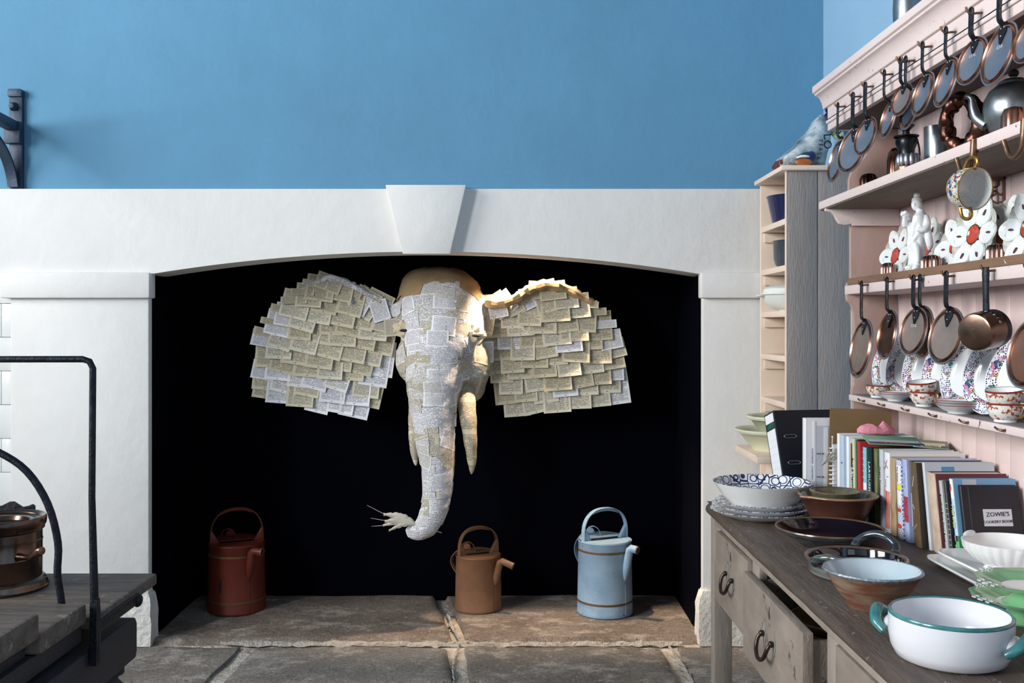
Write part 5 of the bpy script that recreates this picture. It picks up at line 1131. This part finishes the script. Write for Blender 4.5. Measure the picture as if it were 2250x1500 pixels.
M['tenmoku'] = t.done(t.ramp(f, [(.3, srgb('1b1e26')), (.5, srgb('2e3c46')), (.6, srgb('4e5a58')), (.68, srgb('5b4a36')), (.75, srgb('23262c'))]), .12, coat=.5)
M['blackg'] = Mt('glossy_black_glaze', '0d0e1a', .06, var=.3, scale=6, coat=.6)
M['rimbrown'] = Mt('brown_rim_glaze', '5d4a3c', .25, var=.25, scale=30, coat=.3)
dd = thing('glazed_dish', 'shallow wide dish with glossy black inside and blue-grey streaked outside', 'dish', (.880, 2.748, ZT))
obj('outside', MB().lathe([(0, 0), (.082, 0), (.086, .004), (.115, .022), (.138, .036), (.143, .042)], 60), M['tenmoku'], dd, ang=60)
obj('rim', MB().lathe([(.1425, .0415), (.1465, .0455), (.1455, .049), (.140, .049), (.137, .045)], 60), M['rimbrown'], dd, ang=60)
obj('inside', MB().lathe([(.1385, .0465), (.13, .040), (.108, .022), (.08, .010), (0, .008)], 60), M['blackg'], dd, ang=60)
hd = thing('handled_dish', 'round dark glazed baking dish with two looped handles', 'dish', (.838, 2.415, ZT), R(48))
obj('outside', MB().lathe([(0, 0), (.104, 0), (.110, .005), (.113, .030), (.117, .036)], 56), Mt('pale_streaked_glaze', '7f8786', .2, stretch=(1, 1, 14), hx2='3f3a34', scale=9, coat=.4), hd, ang=60)
obj('rim', MB().lathe([(.116, .034), (.121, .038), (.120, .043), (.113, .043), (.110, .040)], 56), M['rimbrown'], hd, ang=60)
obj('inside', MB().lathe([(.1125, .042), (.109, .034), (.106, .010), (.09, .006), (0, .006)], 56), M['blackg'], hd, ang=60)
for s in (1, -1):
    hp_ = smoothpath([(s*.112, -.052, .040), (s*.126, -.048, .055), (s*.134, -.026, .070), (s*.136, 0, .076), (s*.134, .026, .070), (s*.126, .048, .055), (s*.112, .052, .040)], 4)
    if s < 0: hp_ = [Vector((p.x*.985, p.y, .036+(p.z-.036)*.62)) for p in hp_]
    ho_ = obj('loop_handle', MB().tube(hp_, lerps([.011, .010, .0095, .0095, .0095, .010, .011], 4), 12), M['tenmoku'], hd)
for (a_, z_) in ((-2.25, .024), (-2.17, .020), (-2.21, .012)): obj('painted_dot', MB().ball((.1125*math.cos(a_), .1125*math.sin(a_), z_), .007, 12, 8, .6, .6, 1), M['tan'], hd)
t = NT('banded_red_brown_stoneware'); o_ = t.co.outputs['Object']
f = t.noise(t.map(o_, (1, 1, 7), (3, 1, 2)), 9, 4, .6); z_ = t.sep(o_)[2]
M['raku'] = t.done(t.mix(t.ramp(f, [(.4, (0,0,0,1)), (.62, (1,1,1,1))]), srgb('6f4434'), srgb('8a7a66')), .42)
M['skyglaze'] = Mt('pale_blue_grey_glaze', 'a9bcc6', .16, hx2='b9cad2', scale=8, coat=.4, chip=('3b3630', 40, .76))
M['speck'] = Mt('speckled_dark_rim', '4b545e', .3, hx2='8d9aa2', scale=120, chip=('d0d6d8', 140, .6))
gb = thing('stoneware_bowl', 'rust-red stoneware bowl with pale blue-grey glaze inside', 'bowl', (.776, 2.135, ZT))
obj('outside', MB().lathe([(0, 0), (.048, 0), (.050, .004), (.066, .024), (.084, .050), (.099, .076)], 56), M['raku'], gb, ang=60)
obj('rim', MB().lathe([(.0975, .0735), (.1035, .079), (.102, .0825), (.0975, .082)], 56), M['speck'], gb, ang=60)
obj('inside', MB().lathe([(.099, .082), (.094, .074), (.078, .046), (.058, .020), (0, .010)], 56), M['skyglaze'], gb, ang=60)
M['casw'] = Mt('milky_white_tin_glaze', 'd6d8de', .22, var=.03, scale=12, coat=.25)
M['tealg'] = Mt('teal_brushed_glaze', '2a6466', .2, hx2='478486', scale=40, coat=.3)
cs_ = thing('casserole', 'round white casserole dish with teal rim and teal lug handles', 'casserole', (.795, 1.80, ZT), R(-42))
obj('outside', MB().lathe([(0, 0), (.082, 0), (.094, .006), (.102, .022), (.106, .045), (.106, .070), (.105, .082)], 64), M['casw'], cs_, ang=60)
obj('rim', MB().lathe([(.1052, .078), (.1062, .083), (.1035, .086), (.0995, .084)], 64), M['tealg'], cs_, ang=60)
obj('inside', MB().lathe([(.1005, .0845), (.099, .075), (.098, .04), (.090, .016), (.07, .010), (0, .010)], 64), M['casw'], cs_, ang=60)
for s in (1, -1):
    obj('handle_root', MB().ball((s*.106, 0, .046), .017, 16, 10, .8, 1.9, .9), M['casw'], cs_)
    obj('lug_handle', MB().tube(smoothpath([(s*.104, -.042, .038), (s*.124, -.030, .052), (s*.133, 0, .066), (s*.124, .030, .052), (s*.104, .042, .038)], 5), lerps([.007, .0105, .012, .0105, .007], 5), 12), M['tealg'], cs_)
M['porc'] = Mt('bright_white_porcelain', 'eceeee', .2, var=.02, scale=6, coat=.25)
def platter(label, x0, x1, y0, y1, z, rz):
    c = thing('oblong_platter', label, 'platter', ((x0+x1)/2, (y0+y1)/2, z), R(rz), 'white oblong platters'); hx, hy = (x1-x0)/2, (y1-y0)/2
    mb = MB(); rs = []
    for (f, zz) in ((.80, 0), (.84, .002), (1, .016), (1, .020), (.975, .0205), (.80, .008), (.02, .007)):
        rs.append([Vector((hx*f*math.copysign(abs(math.cos(q))**.22, math.cos(q)), hy*f*math.copysign(abs(math.sin(q))**.22, math.sin(q)), zz)) for q in [2*PI*k/56 for k in range(56)]])
    obj('dish', mb.rings(rs), M['porc'], c, ang=40); return c
platter('lower white oblong platter lying beside the books', 1.052, 1.30, 2.165, 2.545, ZT, 1)
platter('upper white oblong platter under the fluted bowl', 1.085, 1.325, 2.19, 2.555, ZT+.0125, 2)
fbw = thing('fluted_bowl', 'white fluted oval bowl with small lugs, standing on the platters', 'bowl', (1.195, 2.385, ZT+.0205))
fl_ = lambda a, i: 1+(.03*(abs(math.cos(14*a))-.6) if 1 < i < 6 else 0)
obj('body', MB().lathe([(0, 0), (.058, 0), (.052, .006), (.06, .012), (.088, .028), (.104, .050), (.108, .066), (.105, .067), (.098, .05), (.08, .03), (0, .016)], 168, mod=fl_, sy=.92), M['porc'], fbw, ang=80)
for s in (1, -1): obj('lug', MB().ball((s*.103*math.cos(2.2), s*.095*math.sin(2.2), .068), .022, 16, 8, 1.2, .32, .42, Matrix.Rotation(2.2-PI/2, 3, 'Z')), M['porc'], fbw)
M['applegreen'] = Mt('apple_green_glaze', '6fae7c', .14, hx2='86bf90', scale=8, coat=.5)
M['relief'] = Mt('grey_white_moulded_relief', 'b9b9bc', .3, hx2='e0e0e4', scale=60)
def compote(label, x, y, z, r, h):
    c = thing('compote', label, 'compote dish', (x, y, z), 0, 'green footed dishes')
    sc_ = lambda a, i: 1+.02*math.cos(10*a)
    obj('foot', MB().lathe([(0, 0), (r*.5, 0), (r*.52, .004), (r*.42, .010), (r*.30, h*.42), (r*.26, h*.55), (r*.3, h*.62)], 40), M['applegreen'], c)
    obj('underside', MB().lathe([(0, h*.58), (r*.4, h*.6), (r*.75, h*.76), (r, h*.98)], 60, mod=sc_), M['porc'], c, ang=60)
    obj('upper_face', MB().lathe([(r, h*.985), (r*.98, h), (r*.72, h*.82), (r*.5, h*.7)], 60, mod=sc_), M['applegreen'], c, ang=60)
    obj('white_centre', MB().lathe([(r*.52, h*.715), (r*.3, h*.665), (0, h*.66)], 40), M['porc'], c)
    for a0 in (1.9, 3.2, 4.6, 0, 5.6):
        for k in range(4):
            a_ = a0+k*.11; q = r*(.985-.05*(k % 2)); obj('scroll', MB().tube([(q*math.cos(a_)+.007*math.cos(j*.7), q*math.sin(a_)+.007*math.sin(j*.7), h*(.985-.05*(k % 2))+.001) for j in range(7)], .0016, 6), M['relief'], c)
    return c
compote('green footed dish with white centre, lower of two', 1.052, 2.035, ZT, .105, .050)
compote('green footed dish with moulded scroll rim, stacked on another', 1.058, 2.025, ZT+.034, .105, .052)
bd_ = thing('beaded_dish', 'small cream dish with beaded edge beside the white casserole', 'dish', (.965, 1.70, ZT))
obj('dish', MB().lathe([(0, 0), (.03, 0), (.045, .03), (.050, .05), (.047, .05), (.04, .03), (0, .01)], 36), M['porc'], bd_)
for k in range(18): obj('bead', MB().ball((.051*math.cos(2*PI*k/18), .051*math.sin(2*PI*k/18), .048), .006, 8, 6), M['relief'], bd_)
# ---------------------------------------------------------------- books, binders, papers
def BM(name, hx, rough=.45, **kw): return Mt(name, hx, rough, **kw)
M['pagesblock'] = Mt('page_edges', 'd6cfbe', .8, stretch=(1, 60, 1), var=.12, scale=8)
def book(label, x, d, t_, h, w_, lean_, spine, cover=None, pages=None, name='cookery_book', worn=0, hardback=True):
    """stands on the table, spine to the room; d is the far side of its top, leaning so that the foot is nearer"""
    b = thing(name, label, 'book', (x, d-t_, ZT), 0, 'cookery books on the table'); sh = math.tan(R(lean_))
    cover = cover or spine
    def S(mb): mb.v = [(v_[0], v_[1]-(h-v_[2])*sh, v_[2]) for v_ in mb.v]; return mb
    ct = .0022 if hardback else .0009; e = .003 if hardback else .0
    sp_ = MB(); rs = []; n = 7
    for z in [h*k/8 for k in range(9)]:
        wv_ = worn*noise.noise(Vector((x*9, d*50, z*30)))
        out = [Vector((-.0035*math.sin(PI*k/n)+wv_, t_*k/n, z)) for k in range(n+1)]; inn = [Vector((.0018, t_*k/n, z)) for k in range(n, -1, -1)]
        rs.append(out+inn)
    obj('spine', S(sp_.rings(rs)), spine, b, ang=50)
    obj('near_cover', S(MB().box(.0018, w_, 0, ct, 0, h)), cover, b); obj('far_cover', S(MB().box(.0018, w_, t_-ct, t_, 0, h)), cover, b)
    obj('page_block', S(MB().box(.002, w_-e, ct, t_-ct, e*.6, h-e)), pages or M['pagesblock'], b)
    b['sh'] = sh; b['h'] = h; b['t'] = t_; return b
def spine_text(b, s_, size, mat, zc, down=True, off=.0042):
    h, t_, sh = b['h'], b['t'], b['sh']
    # reads downwards along the spine: x axis of the text points down, y axis towards the far side... seen from the room
    text(s_, size, mat, b, frame((-off, t_/2-(h-zc)*sh, zc), (0, sh*-1, -1), (0, -1, 0)), 'lettering', .0004)
def spine_panel(b, z0, z1, mat, f0=.02, f1=.98, off=.0039, name='spine_panel'):
    h, t_, sh = b['h'], b['t'], b['sh']; mb = MB()
    n = 6; rs = []
    for z in (z0, (z0+z1)/2, z1):
        rs.append([Vector((-.0004-.0035*math.sin(PI*(f0+(f1-f0)*k/n)), t_*(f0+(f1-f0)*k/n)-(h-z)*sh, z)) for k in range(n+1)]+[Vector((.001, t_*(f0+(f1-f0)*k/n)-(h-z)*sh, z)) for k in range(n, -1, -1)])
    return obj(name, mb.rings(rs), mat, b, ang=60)
def cover_panel(b, x0, x1, z0, z1, mat, name='cover_panel'):
    h, sh = b['h'], b['sh']; mb = MB().box(x0, x1, -.0006, .0004, z0, z1); mb.v = [(v_[0], v_[1]-(h-v_[2])*sh, v_[2]) for v_ in mb.v]; return obj(name, mb, mat, b)
K_ = lambda n, hx, *a, **kw: BM(n, hx, *a, **kw)
w_white = K_('white_jacket', 'e0e3e8', var=.03, scale=8); w_grey = K_('cool_grey_jacket', 'b9c0c8', var=.04, scale=8); w_pale = K_('pale_blue_jacket', 'a9bfd2', var=.04, scale=8)
ink = M['blackink']; cream_ = K_('cream_ink', 'e6dcb8', var=.02)
b1 = book('white paperback next to the spiral notebook', 1.045, 3.185, .02, .26, .21, 1, w_white)
b2 = book('pale blue paperback second along from the spiral notebook', 1.052, 3.163, .018, .257, .21, 1, w_pale); spine_text(b2, 'S', .012, ink, .17)
b3 = book('tall white paperback with red label beside the pale green book', 1.06, 3.143, .022, .256, .21, 1, w_white); cover_panel(b3, .006, .03, .16, .235, K_('red_label', '8f2b26')); text('ART', .034, ink, b3, frame((.018, -.001, .09), (0, 0, 1), (-1, 0, 0)))
b4 = book('thin pale green book lettered Fruit & Vegetable along its spine', 1.07, 3.118, .02, .252, .20, 2, K_('pale_green_jacket', 'b9c7a0', var=.05)); spine_text(b4, 'Fruit & Vegetable Co', .0155, ink, .125)
b5 = book('thin dark green book between the pale green and red ones', 1.076, 3.096, .011, .25, .20, 2, K_('dark_green_cloth', '24332c'))
b6 = book('bright red paperback under the green seed packet', 1.074, 3.083, .021, .246, .21, 2, K_('bright_red_jacket', 'b52a32', var=.06))
b7 = book('turquoise and white dotted book with teal cover', 1.082, 3.058, .028, .232, .21, 2, K_('turquoise_spine', '7fb9c6', var=.05), K_('teal_cover', '1e6a68'))
spine_panel(b7, .01, .125, w_white)
dots = K_('pale_dots', 'cfe6e6')
for r_ in range(5):
    for c_ in range(3): z_ = .14+r_*.019; obj('printed_dot', MB().ball((-.0022, .006+c_*.008-(.232-z_)*b7['sh'], z_), .0017, 8, 5, .9, 1, 1), dots, b7)
for r_ in range(11):
    for c_ in range(2): z_ = .012+r_*.02; obj('printed_dot', MB().ball((.010+c_*.012, -(.232-z_)*b7['sh'], z_), .0019, 8, 5, 1, .4, 1), dots, b7)
b8 = book('black cookery book lettered LAROUSSE down the spine', 1.09, 3.028, .020, .234, .20, 2, K_('black_jacket', '14161c')); spine_text(b8, 'LAROUSSE', .020, M['whiteink'], .145)
b9 = book('dark green and black illustrated book beside LAROUSSE', 1.096, 3.006, .032, .234, .20, 2, K_('dark_picture_jacket', '23281f', hx2='6e7a4c', scale=14)); spine_panel(b9, .10, .225, K_('olive_picture', '7f8a56', hx2='4d5a38', scale=20), .05, .4)
b10 = book('white-spined cookbook lettered in maroon', 1.10, 2.972, .030, .236, .21, 2, w_grey); spine_text(b10, "Hugo's Cookbook Bakery", .0125, K_('maroon_ink', '5c2036'), .12)
b11 = book('white jacket book with scribbled red drawing', 1.104, 2.940, .040, .232, .22, 2, w_white)
redi = K_('red_ink', 'c2463c')
spine_panel(b11, .012, .12, K_('coral_panel', 'd98a80', var=.06)); spine_text(b11, 'SPRING', .012, redi, .10)
rg2 = random.Random(5)
for k in range(9):
    y_ = rg2.uniform(.008, .032); z_ = rg2.uniform(.12, .21); a_ = rg2.uniform(0, PI)
    obj('scribble', MB().tube([(-.0042, y_-.007*math.cos(a_), z_-.012*math.sin(a_)), (-.0046, y_+.007*math.cos(a_), z_+.012*math.sin(a_))], .0007, 5), redi, b11)
b12 = book('worn tan paper-covered book with frayed spine', 1.105, 2.898, .040, .222, .20, 2, K_('worn_tan_paper', 'b39a78', hx2='a08766', scale=9), worn=.004)
t = NT('blue_white_lattice'); q_ = t.sep(t.map(t.co.outputs['Object'], (1, 1, 1)))
l1 = t.math('FRACT', t.math('MULTIPLY', t.math('ADD', q_[1], t.math('MULTIPLY', q_[2], .7)), 120)); l2 = t.math('FRACT', t.math('MULTIPLY', t.math('SUBTRACT', q_[1], t.math('MULTIPLY', q_[2], .7)), 120))
lat = t.done(t.mix(t.math('MULTIPLY', t.math('GREATER_THAN', l1, .35), t.math('GREATER_THAN', l2, .35)), srgb('e0e3ee'), srgb('6f7fb4')), .5)
b13 = book('blue and white patterned book with yellow spine label', 1.105, 2.855, .035, .221, .20, 5, lat)
spine_panel(b13, .155, .205, w_white, .1, .9); spine_panel(b13, .138, .154, K_('yellow_label', 'd9d24a'), .08, .95); spine_panel(b13, .095, .135, w_white, .1, .9); spine_panel(b13, .075, .086, redi, .15, .9); spine_panel(b13, .03, .042, redi, .15, .9)
spine_text(b13, 'The Kitchen', .009, ink, .18, off=.0046)
b14 = book('lavender blue book with red fruit photograph low on the spine', 1.108, 2.818, .032, .228, .21, 6, K_('lavender_jacket', '9aa6d0', hx2='b3bbdc', scale=12)); spine_panel(b14, .055, .125, K_('red_fruit_photo', '7c1f35', hx2='b04a5c', scale=60)); spine_text(b14, 'LEITHS', .017, w_pale, .175)
b15 = book('thick brown book mended with shiny tape', 1.113, 2.784, .048, .226, .20, 10, K_('brown_taped_cover', '5b4a38', .25, hx2='6f5d46', scale=9, coat=.3), K_('dark_brown_board', '2f2822'), worn=.003)
for (z0, y0, z1, y1) in ((.19, .01, .16, .022), (.11, .03, .10, .018), (.06, .012, .045, .03), (.14, .035, .05, .038)): obj('tape_crease', MB().tube([(-.0042, y0-(.226-z0)*b15['sh'], z0), (-.0045, y1-(.226-z1)*b15['sh'], z1)], .0006, 5), M['whiteink'], b15)
b16 = book('grey book with pale blue sticker behind the maroon one', 1.13, 2.733, .013, .229, .19, 12, w_grey); cover_panel(b16, .045, .08, .19, .218, K_('blue_sticker', '4f86b0'))
b17 = book('book with bald beige spine and maroon cloth cover', 1.136, 2.716, .048, .206, .192, 13, K_('bald_beige_spine', 'b79d84', hx2='d3c1b0', scale=22), K_('maroon_cloth', '5e3038', var=.08), worn=.003)
b18 = book('grey paperback lettered Riverford Farm Cook Book', 1.146, 2.664, .016, .190, .17, 14, K_('sage_grey_jacket', 'a9afac', var=.04)); spine_text(b18, 'Riverford Farm Cook Book', .0112, ink, .095)
b19 = book('slim black book with pale horizontal lines', 1.151, 2.646, .012, .192, .17, 14, K_('black_board', '14161f'))
for k in range(9): spine_panel(b19, .03+k*.013, .0312+k*.013, w_grey, .1, .8)
b20 = book('PICNICS book with strawberry, blue and green cover', 1.160, 2.632, .017, .200, .165, 14, w_pale, K_('sky_blue_cover', '6f9cc0', var=.03))
spine_panel(b20, .150, .199, w_white); spine_panel(b20, .058, .150, K_('light_blue_panel', 'a6cde4')); spine_panel(b20, .044, .058, ink); spine_panel(b20, .002, .044, K_('grass_green_panel', '3fa85a'))
spine_text(b20, 'PICNICS', .0165, K_('yellow_ink', 'e8dd6a'), .105); spine_text(b20, 'GUIDE', .008, M['whiteink'], .024, off=.0048); spine_text(b20, 'CASA', .006, M['whiteink'], .051, off=.0048)
obj('strawberry', MB().ball((-.0038, .0085-(.2-.176)*b20['sh'], .174), .0055, 10, 8, .25, .8, 1.5), redi, b20); obj('strawberry_leaf', MB().ball((-.0042, .0085-(.2-.184)*b20['sh'], .184), .0035, 8, 6, .3, 1.1, .7), K_('leaf_ink', '2f6a40'), b20)
cover_panel(b20, .026, .062, .15, .199, K_('grey_panel', 'b3b6c2')); cover_panel(b20, 0.0, .165, .0, .058, K_('green_panel', '2f8f4c'))
b21 = book("black hardback notebook labelled ZOWIE'S COOKERY BOOK!", 1.172, 2.608, .016, .186, .148, 14, K_('black_notebook', '0b0d18', .35), pages=w_white, name='cookery_notebook')
cover_panel(b21, .050, .124, .086, .128, K_('white_sticker', 'c9cbd2'), 'sticker'); nb = K_('blue_black_marker', '0e1430'); sh21 = b21['sh']
for (s_, z_, sz) in (("ZOWIE'S", .115, .0155), ('COOKERY BOOK!', .097, .0098)): text(s_, sz, nb, b21, frame((.087, -.0011-(.186-z_)*sh21, z_), (1, 0, .04), (0, sh21, 1)), 'lettering', .0004)
cover_panel(b21, .017, .0182, .001, .185, K_('grey_crease', '4b5260'), 'hinge_crease')
# lever arch file leaning back against the rack side
bf = thing('lever_arch_file', 'black lever arch file with white spine label leaning against the rack', 'file', (.915, 3.30, ZT+.0252), 0, None, (R(-19), 0, R(11)))
bk = K_('black_file_board', '131722', .4, var=.1); W_, T_, H_ = .255, .075, .306
obj('spine', MB().box(0, .003, 0, T_, 0, H_), K_('dark_grey_spine', '2c3440'), bf); obj('near_cover', MB().box(.003, W_, 0, .003, 0, H_), bk, bf); obj('far_cover', MB().box(.003, W_, T_-.003, T_, 0, H_), bk, bf)
obj('paper_block', MB().box(.03, W_-.03, .006, .04, .004, H_-.02), w_white, bf)
lw = K_('white_label_paper', 'e3e6ec', var=.02)
obj('spine_label', MB().box(-.0008, 0, .006, T_-.006, .085, .245), lw, bf); obj('spine_label', MB().box(-.0008, 0, .006, T_-.006, .270, .300), lw, bf); obj('spine_label', MB().box(-.0008, 0, .006, T_-.006, .068, .078), lw, bf)
for k in range(5): obj('label_line', MB().box(-.0011, -.0008, .008, T_-.008, .11+k*.025, .1107+k*.025), w_grey, bf)
text('LEITZ', .019, K_('green_ink', '2f8f5c'), bf, frame((-.0008, T_/2-.004, .2575), (0, -1, 0), (0, 0, 1)), 'lettering', .0005)
obj('finger_hole', MB().lathe([(0, -.001), (.009, -.001), (.0095, .0005)], 18, m=Matrix.Translation((0, T_/2, .045)) @ Matrix.Rotation(R(-90), 4, 'Y')), M['canin'], bf)
for z_ in (.215, .125):
    so = obj('slot_ring', MB().tube([(.048+.013*math.copysign(1, math.cos(q))+.009*math.cos(q), -.0012, z_+.0055*math.sin(q)) for q in [2*PI*k/24 for k in range(25)]], .0016, 6), M['tin'], bf)
    obj('slot', MB().prism([(.048+.013*math.copysign(1, math.cos(q))+.008*math.cos(q), z_+.0045*math.sin(q)) for q in [2*PI*k/24 for k in range(24)]], 'y', -.0008, .0002), M['canin'], so)
# white ring binder
wb = thing('ring_binder', 'white ring binder with clear pocket standing between the black file and the envelope', 'binder', (.955, 3.222, ZT))
obj('spine', MB().box(0, .004, 0, .036, 0, .303), w_white, wb, bevel=.001); obj('near_cover', MB().box(.004, .235, 0, .0025, 0, .303), w_white, wb); obj('far_cover', MB().box(.004, .235, .0335, .036, 0, .303), w_white, wb); obj('paper_block', MB().box(.02, .22, .004, .02, .004, .295), M['pagesblock'], wb)
obj('pocket', MB().box(.030, .225, -.0012, -.0002, .01, .28), w_grey, wb); obj('pocket_strip', MB().box(.058, .072, -.002, -.0012, .01, .275), w_white, wb); obj('pocket_strip', MB().box(.024, .031, -.002, 0, .005, .295), w_white, wb)
for z_ in (.19, .115): obj('ring_post', MB().tube([(.034, -.003, z_), (.05, -.004, z_+.001)], .0016, 8).ball((.051, -.004, z_+.001), .0034, 10, 6), M['tin'], wb)
text('Information  Document  Folder', .0105, K_('violet_ink', '5a62a0'), wb, frame((.0225, -.0004, .14), (0, 0, -1), (1, 0, 0)), 'lettering', .0004); text('D', .026, ink, wb, frame((.056, -.0016, .055), (1, 0, 0), (0, 0, 1)))
# kraft envelope
ev = MB(); n = 10; vs = []
for j in range(n+1):
    for i in range(n+1): u, v_ = i/n, j/n; vs.append((1.03+.198*u-.012*(1-v_), 3.205+.0025*noise.noise(Vector((u*3, v_*3, 1)))+.002, ZT+.338*v_-.006*u*v_))
m_ = len(vs); vs += [(p[0], p[1]+.004, p[2]) for p in vs]
fs = [(j*(n+1)+i, j*(n+1)+i+1, (j+1)*(n+1)+i+1, (j+1)*(n+1)+i) for j in range(n) for i in range(n)]; fs += [tuple(q+m_ for q in f[::-1]) for f in fs]
bdr = [i for i in range(n+1)]+[j*(n+1)+n for j in range(1, n+1)]+[n*(n+1)+i for i in range(n-1, -1, -1)]+[j*(n+1) for j in range(n-1, 0, -1)]
fs += [(bdr[k], bdr[k]+m_, bdr[(k+1) % len(bdr)]+m_, bdr[(k+1) % len(bdr)]) for k in range(len(bdr))]
tag(obj('envelope', MB().add(vs, fs), Mt('brown_kraft_paper', '7a6242', .75, hx2='836a48', scale=4, bump=.001, bscale=20)), 'large brown kraft envelope standing behind the cookery books', 'envelope')
# spiral notebook with string
sn = thing('spiral_notebook', 'grey spiral-bound notebook with string tied round its coil', 'notebook', (1.028, 3.187, ZT))
obj('near_cover', MB().box(.006, .15, 0, .0015, 0, .224), w_grey, sn); obj('pages', MB().box(.006, .148, .0015, .013, .002, .222), w_white, sn); obj('far_cover', MB().box(.006, .15, .013, .0145, 0, .224), K_('violet_grey_cover', '8a88a8'), sn)
for k in range(15): obj('coil_ring', MB().tube([(.005+.011*math.cos(q), .007+.009*math.sin(q), .012+k*.0142) for q in [2*PI*j/14 for j in range(15)]], .0014, 6), M['whiteink'], sn)
for k in range(4): obj('string', MB().tube(smoothpath([(-.004, .004, .205-.01*k), (-.022-.004*k, -.004, .175-.006*k), (-.018, -.008, .168+.004*k), (.012, -.004, .185+.008*k), (.016, 0, .20)], 4), .0016, 6), K_('grey_string', 'a8a49c'), sn)
obj('pen_tip', MB().tube([(.002, .004, .21), (.004, .006, .246)], .0012, 6).ball((.004, .006, .247), .003), M['whiteink'], sn)
# pink tissue and packets on the books
pk = MB().ball((0, 0, 0), 1, 15, 7, .060, .024, .021); pk.v = [(p[0]*(1+.2*noise.noise(Vector(p)*40)), p[1], max(-.008, p[2]*(1+1.5*noise.noise(Vector(p)*60+Vector((3, 1, 2)))))) for p in pk.v]
tag(obj('tissue_paper', pk, Mt('pink_tissue', 'd98a9c', .7, var=.06, scale=20), loc=(1.15, 3.135, 1.0205), smooth=False), 'crumpled pink tissue paper on top of the tall books', 'paper')
def packet(label, cx_, cy_, z_, w_, l_, rz, cols, ttl, tc):
    c = thing('seed_packet', label, 'packet', (cx_, cy_, z_), 0, 'packets lying on the books', (R(8), R(2), rz))
    obj('sleeve', crumple(MB().box(-w_/2, w_/2, -l_/2, l_/2, 0, .003), .001, 30, 3), cols[0], c, bevel=.001)
    obj('printed_band', MB().box(-w_/2+.002, w_/2-.002, -l_/2+.001, -l_/2+.022, .003, .0038), cols[1], c); obj('printed_band', MB().box(-w_/2+.01, w_/2-.01, -l_/2+.026, -l_/2+.05, .003, .0038), cols[2], c)
    text(ttl, .016, tc, c, frame((0, -l_/2+.011, .0042), (1, 0, 0), (0, 1, 0)), 'lettering', .0004); return c
packet('green and navy printed packet lying on the red book', 1.165, 3.035, 1.002, .165, .105, R(-6), (K_('mint_green_print', '6fae8c', var=.1), M['navyprint'], w_grey), 'VANILLIN', redi)
packet('smaller pale green printed packet beside the larger one', 1.265, 3.0, .995, .10, .085, R(-20), (K_('pale_print', 'a9b096', hx2='7f8a7a', scale=30), M['navyprint'], cream_), 'BAKING', cream_)
for o in bpy.data.objects:
    for k_ in ('sh', 'h', 't'):
        if k_ in o.keys(): del o[k_]
